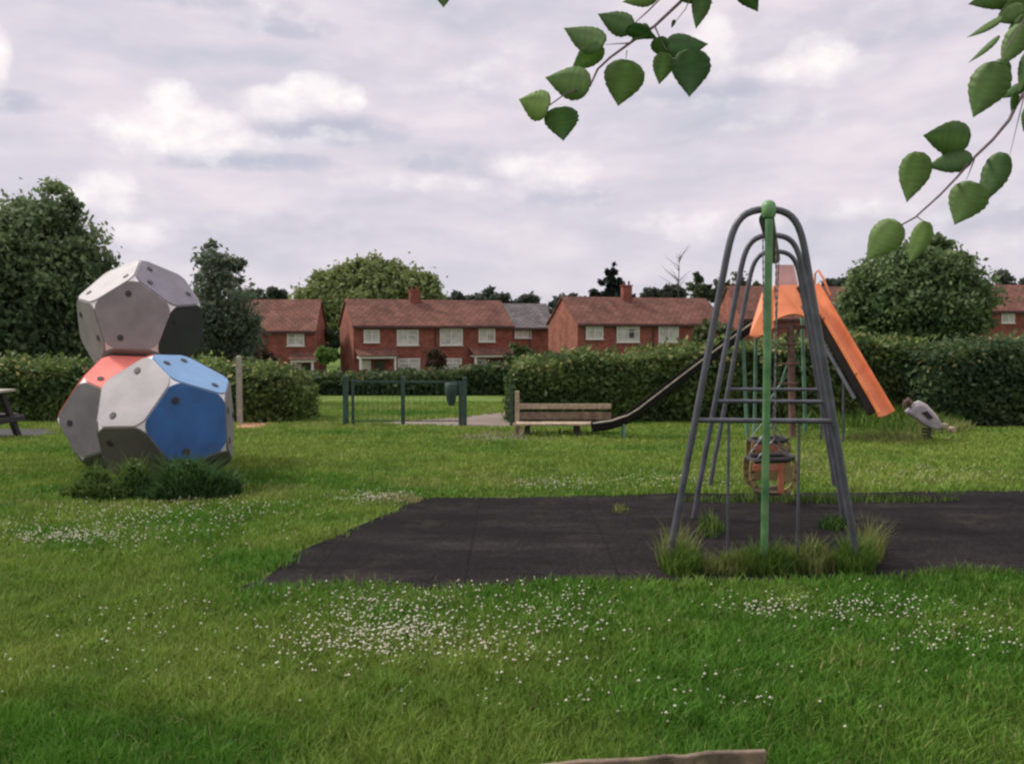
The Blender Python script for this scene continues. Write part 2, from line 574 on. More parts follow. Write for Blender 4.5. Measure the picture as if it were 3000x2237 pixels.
# ground: short turf seen between the blades and far away
m = bpy.data.materials.new('turf')
m.use_nodes = True
n = NB(m.node_tree)
t = n.n('ShaderNodeTexCoord').outputs['Object']
a = n.noise(t, 0.55, 5, 0.6).outputs[0]
b_ = n.noise(t, 7.0, 5, 0.7).outputs[0]
f = n.m('ADD', n.m('MULTIPLY', a, 0.6), n.m('MULTIPLY', b_, 0.4))
cl = n.ramp(f, [(0.34, (0.06, 0.10, 0.018)), (0.5, (0.10, 0.155, 0.03)), (0.64, (0.155, 0.195, 0.05))])
bs = m.node_tree.nodes['Principled BSDF']
m.node_tree.links.new(cl, bs.inputs['Base Color'])
bs.inputs['Roughness'].default_value = 0.95
bs.inputs['Specular IOR Level'].default_value = 0.1
bp = n.n('ShaderNodeBump')
bp.inputs['Strength'].default_value = 0.6
bp.inputs['Distance'].default_value = 0.05
m.node_tree.links.new(n.noise(t, 25.0, 5, 0.7).outputs[0], bp.inputs['Height'])
m.node_tree.links.new(bp.outputs[0], bs.inputs['Normal'])
M['turf'] = m

# rubber safety surface: worn tiles
m = bpy.data.materials.new('safety_rubber')
m.use_nodes = True
n = NB(m.node_tree)
t = n.n('ShaderNodeTexCoord').outputs['Object']
a = n.noise(n.v('MULTIPLY', t, (0.7, 2.2, 1)), 1.1, 6, 0.65).outputs[0]
b_ = n.noise(t, 38.0, 4, 0.7).outputs[0]
f = n.m('ADD', n.m('MULTIPLY', a, 0.5), n.m('MULTIPLY', b_, 0.5))
cl = n.ramp(f, [(0.34, (0.0035, 0.003, 0.003)), (0.5, (0.010, 0.0082, 0.0082)), (0.66, (0.036, 0.030, 0.028))])
bk = n.n('ShaderNodeTexBrick')
m.node_tree.links.new(n.v('ADD', t, (0.3, 0.17, 0)), bk.inputs['Vector'])
bk.offset = 0.0
bk.inputs['Scale'].default_value = 1.0
bk.inputs['Brick Width'].default_value = 1.0
bk.inputs['Row Height'].default_value = 1.0
bk.inputs['Mortar Size'].default_value = 0.008
bk.inputs['Color1'].default_value = (0.85, 0.85, 0.85, 1)
bk.inputs['Color2'].default_value = (1.15, 1.12, 1.12, 1)
bk.inputs['Mortar'].default_value = (0.5, 0.5, 0.5, 1)
moss = n.m('SUBTRACT', n.noise(t, 1.7, 6, 0.7).outputs[0], 0.56)
moss = n.m('MULTIPLY', moss, 7.0, clamp=True)
cl = n.mix(1.0, cl, bk.outputs[0], 'MULTIPLY')
cl = n.mix(n.m('MULTIPLY', moss, 0.55), cl, (0.040, 0.036, 0.022))
bs = m.node_tree.nodes['Principled BSDF']
m.node_tree.links.new(cl, bs.inputs['Base Color'])
bs.inputs['Roughness'].default_value = 0.95
bs.inputs['Specular IOR Level'].default_value = 0.12
bp = n.n('ShaderNodeBump')
bp.inputs['Strength'].default_value = 0.5
bp.inputs['Distance'].default_value = 0.02
m.node_tree.links.new(n.noise(t, 60.0, 4, 0.7).outputs[0], bp.inputs['Height'])
m.node_tree.links.new(bp.outputs[0], bs.inputs['Normal'])
M['mat'] = m

# ------------------------------------------------------------------ ground
ys = np.concatenate([np.arange(-14, 20, 0.5), np.arange(20, 60, 2), np.arange(60, 130, 6), np.arange(130, 620, 40)])
xs = np.concatenate([np.arange(-400, -40, 40), np.arange(-40, 41, 4), np.arange(80, 401, 40)])
gx, gy = np.meshgrid(xs, ys)
gz = zg(gy)
V = np.stack([gx, gy, gz], -1).reshape(-1, 3)
nx = len(xs)
T = []
for j in range(len(ys) - 1):
    for i in range(nx - 1):
        p = j * nx + i
        T += [(p, p + 1, p + nx + 1), (p, p + nx + 1, p + nx)]
tag(tri_object('ground', V, T, M['turf']), kind='structure')


def ground_patch(name, px, mat, dz, jag=0.0, world=None, step=0.35):
    P = world if world else [gp(*q) for q in px]
    ring = []
    for i in range(len(P)):
        a, b = Vector(P[i][:2]), Vector(P[(i + 1) % len(P)][:2])
        k = max(1, int((b - a).length / step))
        for j in range(k):
            q = a.lerp(b, j / k)
            if jag:
                q += Vector((random.uniform(-jag, jag), random.uniform(-jag, jag)))
            ring.append(q)
    bm = bmesh.new()
    vs = [bm.verts.new((q.x, q.y, 0)) for q in ring]
    fc = bm.faces.new(vs)
    bmesh.ops.triangulate(bm, faces=[fc])
    for _ in range(4):
        es = [e for e in bm.edges if e.calc_length() > 0.9]
        if not es:
            break
        bmesh.ops.subdivide_edges(bm, edges=es, cuts=1)
        bmesh.ops.triangulate(bm, faces=[f for f in bm.faces if len(f.verts) > 3])
    for v in bm.verts:
        v.co.z = float(zg(v.co.y)) + dz
    for f_ in bm.faces:
        if f_.normal.z < 0:
            f_.normal_flip()
    me = bpy.data.meshes.new(name)
    bm.to_mesh(me)
    bm.free()
    me.materials.append(mat)
    o = bpy.data.objects.new(name, me)
    C.objects.link(o)
    tag(o, kind='structure')
    return ring


MATPX = [(672, 1734), (775, 1692), (905, 1612), (1080, 1532), (1205, 1463), (1640, 1456), (2050, 1447), (2600, 1445), (3000, 1440), (3700, 1438), (3900, 1684), (3000, 1690), (2300, 1708), (1500, 1722)]
mat_ring = ground_patch('rubber_play_surface', MATPX, M['mat'], 0.012, 0.045, step=.22)
path_ring = ground_patch('path', [(1090, 1241), (1180, 1233), (1340, 1224), (1440, 1211), (1560, 1204), (1600, 1240), (1500, 1253), (1340, 1252), (1180, 1246)], M['path'], 0.008, 0.05)
soil_ring = ground_patch('soil_patch', [(1300, 1280), (1420, 1264), (1560, 1262), (1760, 1270), (1720, 1284), (1500, 1294), (1340, 1292)], M['soil'], 0.004, 0.08)
sand_ring = ground_patch('sandy_patch', [(680, 1250), (720, 1236), (790, 1232), (815, 1240), (760, 1254), (700, 1259)], M['sand'], 0.006, 0.05)
asp_ring = ground_patch('asphalt_pad', [(-300, 1262), (0, 1256), (170, 1258), (182, 1274), (60, 1284), (-300, 1292)], M['asphalt'], 0.006, 0.05)


def inside(ring, x, y):
    n = len(ring)
    px = np.array([q[0] for q in ring])
    py = np.array([q[1] for q in ring])
    c = np.zeros(len(x), bool)
    j = n - 1
    for i in range(n):
        k = ((py[i] > y) != (py[j] > y))
        c ^= k & (x < (px[j] - px[i]) * (y - py[i]) / (py[j] - py[i] + 1e-12) + px[i])
        j = i
    return c


# ------------------------------------------------------------------ grass
def blades(x, y, h, wd, col, lean=0.5, r=rng, droop=0.35):
    n_ = len(x)
    z = zg(y)
    a = r.random(n_) * 2 * math.pi
    ca, sa = np.cos(a) * wd / 2, np.sin(a) * wd / 2
    la = r.random(n_) * 2 * math.pi
    ln = h * lean * r.random(n_)
    lx, ly = np.cos(la) * ln, np.sin(la) * ln
    V = np.empty((n_, 5, 3))
    V[:, 0] = np.stack([x - ca, y - sa, z - 0.005], -1)
    V[:, 1] = np.stack([x + ca, y + sa, z - 0.005], -1)
    V[:, 2] = np.stack([x - ca * .8 + lx * .4, y - sa * .8 + ly * .4, z + h * 0.6], -1)
    V[:, 3] = np.stack([x + ca * .8 + lx * .4, y + sa * .8 + ly * .4, z + h * 0.6], -1)
    V[:, 4] = np.stack([x + lx * (1 + droop), y + ly * (1 + droop), z + h], -1)
    T = (np.arange(n_)[:, None, None] * 5 + np.array([[0, 1, 3], [0, 3, 2], [2, 3, 4]])[None]).reshape(-1, 3)
    return V.reshape(-1, 3), T, np.repeat(col, 5, axis=0)


def mixc(a, b, t):
    return np.array(a)[None] * (1 - t[:, None]) + np.array(b)[None] * t[:, None]


NG = 640000
Y = np.exp(rng.uniform(math.log(2.5), math.log(26), NG))
X = rng.uniform(-1, 1, NG) * (0.68 * Y + 2.2)
keep = np.ones(NG, bool)
jx, jy = X + rng.normal(0, .05, NG) + (vnoise(X, Y, .35, 88) - .5) * .16, Y + rng.normal(0, .05, NG) + (vnoise(X, Y, .4, 89) - .5) * .16
keep &= ~inside(mat_ring, jx, jy)
ta0, tb0 = gp(1390, 2318), gp(2246, 2262)
line = ta0.y + (tb0.y - ta0.y) * (X - ta0.x) / (tb0.x - ta0.x)
keep &= ~((X > ta0.x - .05) & (X < tb0.x + .03) & (Y < line + .03) & (Y > line - .35) & (rng.random(NG) < .93))
jx, jy = X + rng.normal(0, .12, NG), Y + rng.normal(0, .15, NG)
for rg in (path_ring, sand_ring, asp_ring):
    keep &= ~inside(rg, jx, jy)
keep &= ~(inside(soil_ring, jx, jy) & (rng.random(NG) < 0.75))
X, Y = X[keep], Y[keep]
n1 = vnoise(X, Y, 1.3, 1) * .55 + vnoise(X, Y, .45, 2) * .45
n2 = vnoise(X, Y, 2.2, 3) * .6 + vnoise(X, Y, .25, 4) * .4
n3 = vnoise(X, Y, 0.7, 5)
far = np.clip((Y - 3.0) / 7.0, 0, 1)
t = np.clip((n1 - .3) / .4 * .8 + far * .35 + rng.normal(0, .16, len(X)), 0, 1)
col = mixc((0.072, 0.185, 0.018), (0.200, 0.280, 0.048), t)
dry = np.clip((n2 - .60) * 4.0, 0, 1) * (0.25 + .4 * far) * rng.random(len(X))
ring_ = ((X + 4.15) / 1.75) ** 2 + ((Y - 8.75) / .75) ** 2
dry = np.maximum(dry, np.exp(-((ring_ - 1.15) / .35) ** 2) * .55 * rng.random(len(X)) * (Y < 9))
dry = np.maximum(dry, (rng.random(len(X)) < .035) * .8)
col = col * (1 - dry[:, None]) + np.array([[.36, .32, .14]]) * dry[:, None]
col *= (0.75 + 0.5 * rng.random(len(X)))[:, None]
n4 = vnoise(X, Y, .13, 6)
col *= (.84 + .34 * n4)[:, None]
h = (0.028 + 0.028 * n4 + 0.022 * n3 + 0.02 * rng.random(len(X))) * (0.8 + 0.25 * np.clip(1.5 - Y / 6, 0, 1))
wd = 0.0042 * np.maximum(1.0, Y / 2.6) * (0.8 + .5 * rng.random(len(X)))
Vv, Tt, Cc = blades(X, Y, h, wd, col, 0.9)
tag(tri_object('lawn_grass', Vv, Tt, M['blade'], Cc), 'short green lawn grass covering the playground', 'grass', kind='stuff')

# longer grass and weeds round the feet of the play equipment
LX, LY, LH, LW, LC = [], [], [], [], []


def tufts(u, v, ru, rv, n_, h0, h1, c0, c1, wdt=1.0):
    a = rng.random(n_) * 2 * math.pi
    q = np.sqrt(rng.random(n_))
    us, vs = u + ru * q * np.cos(a), v + rv * q * np.sin(a)
    P = np.array([gp(p_, q_)[:2] for p_, q_ in zip(us, vs)])
    k = 1 - 0.5 * q
    LX.append(P[:, 0]); LY.append(P[:, 1])
    LH.append((h0 + (h1 - h0) * rng.random(n_)) * k)
    LW.append(0.0042 * np.maximum(1.0, P[:, 1] / 2.6) * wdt * np.ones(n_))
    t_ = rng.random(n_)
    LC.append(mixc(c0, c1, t_))


G0, G1, GY, GD = (0.05, 0.12, 0.014), (0.13, 0.20, 0.035), (0.24, 0.24, 0.09), (0.016, 0.045, 0.010)
tufts(2000, 1676, 60, 20, 600, .10, .30, G0, G1)
tufts(1985, 1655, 60, 30, 260, .18, .42, GY, G1, .7)
tufts(2240, 1676, 120, 16, 950, .12, .30, G0, G1)
tufts(2150, 1678, 110, 12, 700, .08, .24, G1, GY)
tufts(2370, 1668, 90, 22, 700, .12, .30, G0, GY)
tufts(2505, 1670, 55, 22, 800, .12, .34, G0, G1)
tufts(2540, 1640, 50, 30, 260, .18, .42, GY, G1, .7)
tufts(2820, 1690, 170, 8, 300, .05, .14, G0, G1)
tufts(1750, 1712, 260, 6, 400, .03, .09, G0, G1)
tufts(2080, 1560, 40, 22, 160, .08, .24, GD, G1)
tufts(2440, 1545, 45, 14, 200, .06, .16, GD, G0)
tufts(2400, 1470, 420, 10, 900, .05, .14, GD, G1)
tufts(1150, 1468, 90, 14, 500, .04, .12, GY, (0.36, .34, .18))
tufts(1820, 1500, 26, 12, 50, .05, .12, G0, GY)
tufts(2660, 1240, 190, 34, 2200, .20, .60, G0, G1)
tufts(2740, 1262, 110, 16, 900, .15, .40, G1, GY)
tufts(2600, 1290, 130, 12, 700, .08, .25, G1, GY)
tufts(2420, 1240, 120, 30, 700, .15, .5, G0, G1)
tufts(1640, 1275, 130, 8, 250, .05, .15, G0, G1)
X, Y = np.concatenate(LX), np.concatenate(LY)
Vv, Tt, Cc = blades(X, Y, np.concatenate(LH), np.concatenate(LW), np.concatenate(LC) * (0.75 + .5 * rng.random(len(X)))[:, None], 0.75, droop=.15)
tag(tri_object('long_grass', Vv, Tt, M['blade'], Cc), 'long unmown grass around the swing feet and slide', 'grass', kind='stuff')


def cards(P, size, col, r=rng, flat=None, nbias=None):
    """leaf cards: diamond of two triangles at each point"""
    n_ = len(P)
    a = r.normal(size=(n_, 3))
    if nbias is not None:
        a += nbias
    a /= np.linalg.norm(a, axis=1)[:, None] + 1e-9
    b = r.normal(size=(n_, 3))
    b -= a * (a * b).sum(1)[:, None]
    b /= np.linalg.norm(b, axis=1)[:, None] + 1e-9
    c = np.cross(a, b)
    s_ = (size * (0.6 + 0.8 * r.random(n_)))[:, None]
    V = np.stack([P - b * s_, P + c * s_ * .55, P + b * s_, P - c * s_ * .55], 1)
    V[:, 2] += a * s_ * .25
    T = (np.arange(n_)[:, None, None] * 4 + np.array([[0, 1, 3], [1, 2, 3]])[None]).reshape(-1, 3)
    return V.reshape(-1, 3), T, np.repeat(col, 4, axis=0)


# broad-leaved weeds at the foot of the climbing frame
def weed_mass(name, label, u, v, ru, rv, n_, hmax, cdark, clight):
    a = rng.random(n_) * 2 * math.pi
    q = np.sqrt(rng.random(n_))
    c0 = gp(u, v)
    sc_ = c0.y / F
    x = c0.x + ru * sc_ * q * np.cos(a)
    y = c0.y + rv * q * np.sin(a)
    top = hmax * (1 - q ** 3 * .6) * (0.12 + 1.15 * vnoise(x, y * .6, .20, 9))
    z = zg(y) + top * rng.random(n_) ** .6
    t_ = np.clip(rng.normal(.5, .25, n_), 0, 1)
    V_, T_, C_ = cards(np.stack([x, y, z], -1), np.full(n_, .030), mixc(cdark, clight, t_), nbias=np.array([0, 0, .6]))
    k = n_ // 2
    V2, T2, C2 = blades(x[:k], y[:k], top[:k] * (.6 + .75 * rng.random(k)), np.full(k, .015), mixc(cdark, np.array(clight) * 1.25, t_[:k]), .7)
    o = tri_object(name, np.concatenate([V_, V2]), np.concatenate([T_, T2 + len(V_)]), M['foliage'], np.concatenate([C_, C2]))
    return tag(o, label, 'weeds', kind='stuff')


weed_mass('weeds', 'green weeds, frame shadow painted into their dark tone, growing round the foot of the grey and blue climbing frame', 545, 1458, 160, .24, 6000, .47, (.020, .055, .016), (.075, .15, .04))  # right hand weeds get darker colours to paint in the frame shadow
weed_mass('weeds', 'paler weeds at the left foot of the climbing frame', 330, 1455, 150, .24, 3800, .36, (.045, .10, .02), (.13, .19, .045))

# clover in flower
def clover():
    base = [(1, 0, 0), (-1, 0, 0), (0, 1, 0), (0, -1, 0), (0, 0, 1), (0, 0, -1)]
    bf = np.array([(0, 2, 4), (2, 1, 4), (1, 3, 4), (3, 0, 4), (2, 0, 5), (1, 2, 5), (3, 1, 5), (0, 3, 5)])
    bv = np.array(base, float)
    sp_ = []
    for (u, v, ru, rv, n_) in [(1130, 1895, 300, 70, 520), (1200, 1870, 130, 30, 170), (1090, 1790, 200, 35, 150), (1600, 1830, 220, 60, 190), (1530, 1930, 150, 40, 60),
                               (2500, 1805, 330, 40, 240), (2800, 1890, 180, 60, 110), (2250, 1800, 120, 30, 60), (350, 1560, 330, 50, 420), (180, 1590, 140, 14, 200), (600, 1500, 300, 30, 200),
                               (1110, 1470, 90, 16, 190), (1620, 1430, 120, 14, 110), (2000, 1420, 250, 20, 150), (2700, 1400, 300, 30, 150), (500, 1820, 300, 70, 60),
                               (1900, 2080, 600, 50, 40), (1700, 1990, 900, 80, 70), (2230, 2085, 25, 12, 6), (500, 1440, 240, 10, 60), (1350, 1735, 400, 40, 120), (300, 1960, 300, 60, 30)]:
        for _ in range(int(n_ * .95)):
            g = np.clip(rng.normal(size=2) * .62, -1.9, 1.9)
            if v + rv * g[1] > 2230:
                continue
            sp_.append(gp(u + ru * g[0], v + rv * g[1]))
    P = np.array([tuple(p) for p in sp_])
    ok = ~inside(mat_ring, P[:, 0], P[:, 1])
    P = P[ok]
    n_ = len(P)
    r_ = (0.0045 + .005 * rng.random(n_)) * np.maximum(1, P[:, 1] / 9.0)
    P[:, 2] += 0.038 + 0.035 * rng.random(n_)
    V_ = (P[:, None] + bv[None] * r_[:, None, None] * np.array([1, 1, .85])).reshape(-1, 3)
    T_ = (np.arange(n_)[:, None, None] * 6 + bf[None]).reshape(-1, 3)
    tag(tri_object('clover_flowers', V_, T_, M['clover']), 'small white clover flowers scattered through the lawn', 'flowers', kind='stuff')


clover()


# ------------------------------------------------------------------ swing set
BD = 0.3168                                       # sideways drift of the top beam per metre of depth
FR = [(1.669, 5.81), (2.166, 7.38), (2.645, 8.89)]
HB = 2.40
swing = empty('swing_set', (2.16, 7.35, 0), 'grey steel swing set with three arched frames and a green end post', 'swing set')
for i, (fx, fy) in enumerate(FR):
    mb = MB()
    pts = []
    yaw = R(4)

    def P_(x, z):
        return Vector((fx + 0.012 * (2.4 - z) / 2.4 + x * math.cos(yaw), fy - x * math.sin(yaw), z))
    foot, sh, zs = 0.635, 0.262, 2.06
    pts.append(P_(-foot, -0.05))
    for k in range(1, 9):
        z = zs * k / 8
        pts.append(P_(-(foot + (sh - foot) * (z / zs)), z))
    half = []
    ld = Vector((foot - sh, zs)).normalized()
    q0, q1, q2, q3 = Vector((-sh, zs)), Vector((-sh, zs)) + Vector((ld.x, ld.y)) * .25, Vector((-.185, HB)), Vector((0, HB))
    for k in range(1, 11):
        t_ = k / 10
        half.append(q0 * (1 - t_) ** 3 + q1 * 3 * t_ * (1 - t_) ** 2 + q2 * 3 * t_ * t_ * (1 - t_) + q3 * t_ ** 3)
    for q in half:
        pts.append(P_(q.x, q.y))
    for q in half[-2::-1]:
        pts.append(P_(-q.x, q.y))
    for k in range(8, 0, -1):
        z = zs * k / 8
        pts.append(P_(foot + (sh - foot) * (z / zs), z))
    pts.append(P_(foot, -0.05))
    mb.tube(pts, 0.0235, 12)
    fo = mb.build('arched_frame', M['steel'], swing, smooth=True)
    mb = MB()
    xc = foot + (sh - foot) * (1.01 / zs)
    mb.tube([P_(-xc, 1.01), P_(xc, 1.01)], 0.017, 10)
    cbar = mb.build('crossbar', M['steel'], swing, smooth=True)
    if i == 0:
        for dx in (-0.232, 0.228):
            mb = MB()
            mb.tube([P_(dx, -0.02), P_(dx, 1.0)], 0.010, 8)
            mb.build('upright_bar', M['steel'], swing, smooth=True)
mb = MB()
a, b = Vector((FR[0][0], FR[0][1] - .0, HB - .012)), Vector((FR[2][0] + .04, FR[2][1] + .13, HB - .012))
a.z = b.z = HB - 0.065
mb.tube([a, b], 0.05, 14)
beam = mb.build('top_beam', M['dkgreen'], swing, smooth=True)
mb = MB()
mb.lathe((FR[0][0] + .004, FR[0][1] - .03, HB - .075), [(.02, 0.01), (.038, .016), (.046, .034), (.047, .085), (.042, .108), (.028, .124), (.010, .130)], 16)
mb.build('end_cap', M['green'], swing, smooth=True)
mb = MB()
mb.tube([(FR[0][0] + .008, FR[0][1] - .05, -.05), (FR[0][0] + .002, FR[0][1] - .05, HB - .07)], 0.0255, 12)
mb.build('end_post', M['green'], swing, smooth=True)


def cradle(dist, zb, dx, label):
    x0 = FR[0][0] + BD * (dist - FR[0][1]) + dx
    s_ = empty('cradle_swing', (x0, dist, zb), label, 'swing seat', 'cradle seats hanging from the swing beam')
    mb = MB()
    ring = []
    for k in range(28):
        a = 2 * math.pi * k / 28
        ex = 0.155 * (abs(math.cos(a)) ** .55) * (1 if math.cos(a) > 0 else -1)
        ey = 0.125 * (abs(math.sin(a)) ** .55) * (1 if math.sin(a) > 0 else -1)
        ring.append((ex, ey, 0.262 + 0.012 * math.cos(a)))
    mb.tube(ring, 0.021, 8, closed=True)
    mb.build('top_rim', M['rubber'], s_, smooth=True, local=True)
    U = [(-.160, .25), (-.166, .17), (-.160, .11), (-.135, .055), (-.09, .022), (-.04, .008), (0, .004), (.04, .008), (.09, .022), (.135, .055), (.160, .11), (.166, .17), (.160, .25)]
    mb, mb2 = MB(), MB()
    for k in range(len(U) - 1):
        (xa, za), (xb, zb_) = U[k], U[k + 1]
        d = Vector((xb - xa, 0, zb_ - za))
        q = d.to_track_quat('X', 'Y').to_matrix()
        for yy, bb in ((-.095, mb), (.095, mb2)):
            bb.box(((xa + xb) / 2, yy, (za + zb_) / 2), (d.length * 1.12, .034, .022), q)
    mb.build('side_loop', M['seat_ye'], s_, local=True)
    mb2.build('side_loop', M['seat_ye'], s_, local=True)
    mb = MB()
    mb.lathe((0, 0, -.012), [(.06, 0), (.115, .010), (.128, .024), (.10, .032)], 20)
    mb.build('seat_pan', M['rubber'], s_, smooth=True, local=True)
    mb = MB()
    mb.box((-.055, -.117, .205), (.215, .02, .048))
    mb.build('front_band', M['seat_or'], s_, local=True, bevel=.006)
    mb = MB()
    mb.box((.047, -.118, .128), (.046, .022, .235))
    mb.build('crotch_strap', M['seat_or'], s_, local=True, bevel=.006)
    mb = MB()
    mb.box((.105, -.1145, .16), (.07, .012, .13))
    mb.build('side_panel', M['seat_ye'], s_, local=True, bevel=.005)
    mb = MB()
    mb.box((0, .115, .15), (.29, .014, .16))
    mb.build('back_panel', M['seat_ye'], s_, local=True, bevel=.005)
    for sy in (-1, 1):
        mb = MB()
        top = Vector((-dx, sy * .17, HB - .10 - zb))
        apex = Vector((-dx * .2, sy * .135, .43))
        for aa, bb in ((Vector((-.13, sy * .11, .27)), apex), (Vector((.13, sy * .11, .27)), apex), (apex, top)):
            k_ = max(4, int((bb - aa).length / .028))
            mb.tube([aa.lerp(bb, q / k_) for q in range(k_ + 1)], [.0075 if q % 2 else .0035 for q in range(k_ + 1)], 6)
        mb.build('chain', M['chain'], s_, local=True)


cradle(6.6, .385, .035, 'orange and yellow cradle seat with black rim, nearest behind the green post')
cradle(8.13, .33, -.02, 'cradle seat in the far swing bay, half hidden behind the nearer orange one')

# ------------------------------------------------------------------ climbing frame of three dodecahedra
DV = np.array([[-0.5774, -0.5774, -0.5774], [-0.5774, -0.5774, 0.5774], [-0.5774, 0.5774, -0.5774], [-0.5774, 0.5774, 0.5774], [0.5774, -0.5774, -0.5774], [0.5774, -0.5774, 0.5774], [0.5774, 0.5774, -0.5774], [0.5774, 0.5774, 0.5774], [0.0, -0.3568, -0.9342], [-0.3568, -0.9342, 0.0], [-0.9342, 0.0, -0.3568], [0.0, -0.3568, 0.9342], [-0.3568, 0.9342, 0.0], [-0.9342, 0.0, 0.3568], [0.0, 0.3568, -0.9342], [0.3568, -0.9342, 0.0], [0.9342, 0.0, -0.3568], [0.0, 0.3568, 0.9342], [0.3568, 0.9342, 0.0], [0.9342, 0.0, 0.3568]])
DF = [[15, 9, 0, 8, 4], [5, 11, 1, 9, 15], [6, 14, 2, 12, 18], [18, 12, 3, 17, 7], [13, 10, 0, 9, 1], [3, 12, 2, 10, 13], [5, 15, 4, 16, 19], [19, 16, 6, 18, 7], [14, 8, 0, 10, 2], [3, 13, 1, 11, 17], [6, 16, 4, 8, 14], [17, 11, 5, 19, 7]]
climb = empty('climbing_frame', (-4.1, 9.7, 0), 'climbing frame of three stacked dodecahedra with grey, blue and coral panels', 'climbing frame')


def adj_face(i, j):
    """face other than 0 sharing edge DF[0][i]-DF[0][j]"""
    a, b = DF[0][i], DF[0][j]
    for k in range(1, 12):
        if a in DF[k] and b in DF[k]:
            return k


def third_face(i):
    """faces that touch the spoke leaving vertex i of face 0, beyond its neighbours: the far ring"""
    return [k for k in range(1, 12) if k not in [adj_face(x, (x + 1) % 5) for x in range(5)]]


def ball(cen, Rm, rad, cols, default, labels):
    cen = tuple(np.array([0, 0, EYE]) + 1.11 * (np.array(cen) - np.array([0, 0, EYE])))
    rad *= 1.11
    Rm = np.array(Rm)
    Vw = np.array(cen)[None] + rad * (DV @ Rm.T)
    cen = Vector(cen)
    # truncated white core: its corner triangles and seams show between the panels
    bm = bmesh.new()
    bv = [bm.verts.new(v) for v in Vw]
    for f_ in DF:
        bm.faces.new([bv[k] for k in f_])
    bm.normal_update()
    bmesh.ops.bevel(bm, geom=list(bm.verts), offset=0.066, offset_type='OFFSET', affect='VERTICES', segments=1)
    bmesh.ops.recalc_face_normals(bm, faces=bm.faces)
    mb = MB()
    bm.verts.index_update()
    mb.add([v.co.copy() for v in bm.verts], [tuple(v.index for v in f_.verts) for f_ in bm.faces])
    bm.free()
    core = mb.build('dodecahedron', M['p_white'], climb)
    for k, f_ in enumerate(DF):
        P = [Vector(Vw[q]) for q in f_]
        c = sum(P, Vector()) / 5
        nn = (c - cen).normalized()
        out = []
        for q in range(5):
            p, pa, pb = P[q], P[q - 1], P[(q + 1) % 5]
            p = c + (p - c) * .993
            pa, pb = c + (pa - c) * .993, c + (pb - c) * .993
            e = (pa - p).length
            A_, B_ = p + (pa - p).normalized() * e * .135, p + (pb - p).normalized() * e * .135
            for s_ in range(5):
                t_ = s_ / 4
                out.append(A_ * (1 - t_) ** 2 + p * 2 * t_ * (1 - t_) * .42 + (A_ + B_) * .5 * 2 * t_ * (1 - t_) * .58 + B_ * t_ ** 2)
        mb = MB()
        mb.plate([q + nn * .008 for q in out], .018, 0)
        u = (P[0] - c).normalized()
        v = nn.cross(u)
        e = (P[0] - c).length
        for q in (0, 2, 3) if k % 2 else (1, 3):
            ang = 2 * math.pi * q / 5 + .18
            hc = c + (u * math.cos(ang) + v * math.sin(ang)) * e * .60 + nn * .0205
            disc = [hc + (u * math.cos(2 * math.pi * s_ / 12) + v * math.sin(2 * math.pi * s_ / 12)) * .036 for s_ in range(12)]
            mb.plate(disc, .013, 1)
        mname = cols.get(k, default)
        pn = mb.build('panel', [M[mname], M['hole']], core)
        if k in labels:
            pn['label'] = labels[k]


aF = adj_face
ball((-3.3127, 8.45, .7156), [[0.6777, -0.1032, 0.728], [-0.5831, 0.5277, 0.6176], [-0.448, -0.8431, 0.2974]], .6913,
     {0: 'p_pale', aF(0, 1): 'p_blue_lit', aF(4, 0): 'p_blue', aF(3, 4): 'p_brown', aF(1, 2): 'p_red', aF(2, 3): 'p_grey'}, 'p_grey',
     {0: 'pale grey pentagon panel facing the lawn', aF(0, 1): 'blue panel sloping to the right, sky light put into its paler colour', aF(4, 0): 'deep blue panel', aF(3, 4): 'brownish grey panel facing down', aF(1, 2): 'coral red panel'})
ball((-4.1202, 9.4, .6772), [[0.5929, 0.6303, -0.5012], [-0.1305, 0.6894, 0.7126], [0.7946, -0.3571, 0.491]], .69,
     {0: 'p_grey', aF(4, 0): 'p_red', aF(0, 1): 'p_red', aF(3, 4): 'p_grey'}, 'p_grey',
     {0: 'grey panel', aF(4, 0): 'coral red panel'})
ball((-4.1891, 9.95, 1.7071), [[0.7728, -0.511, 0.3764], [0.1396, 0.7154, 0.6846], [-0.6191, -0.4766, 0.6242]], .69,
     {0: 'p_grey', aF(0, 1): 'p_lilac', aF(4, 0): 'p_char', aF(1, 2): 'p_pale', aF(2, 3): 'p_grey'}, 'p_grey',  # upper left panel takes the pale grey to paint in light from the left
     {aF(4, 0): 'dark charcoal panel', aF(1, 2): 'grey panel sloping to the left, light put into its paler colour'})

# ------------------------------------------------------------------ slide
SY = 14.0
L_ = lambda u, v, dy=0.0: at(u, v, SY + dy)
b0 = at(2290, 1270, SY)
slide = empty('slide', (b0.x, SY, float(zg(SY))), 'playground slide with an orange hood, one orange chute and one dark chute', 'slide')
mb = MB()
raw = [L_(2215, 938), L_(2185, 957), L_(2110, 1013), L_(2040, 1065), L_(1960, 1126), L_(1900, 1172), L_(1868, 1197), L_(1835, 1217), L_(1790, 1232), L_(1735, 1240)]
cw = .10
prof = [(-cw, .13), (-cw, .02), (-cw + .03, 0), (cw - .03, 0), (cw, .02), (cw, .13)]
mb.sweep([p - Vector((0, 0, .12)) for p in raw], (0, 1, 0), prof, .012)
ch = mb.build('dark_chute', M['dark_metal'], slide)
for s_ in (-1, 1):
    mb = MB()
    mb.tube([p + Vector((0, s_ * (cw + .006), .012)) for p in raw], .014 if s_ < 0 else .010, 8)
    mb.build('side_rail', M['pale_edge'] if s_ < 0 else M['dark_metal'], ch, smooth=True)
mb = MB()
p = L_(1826, 1222)
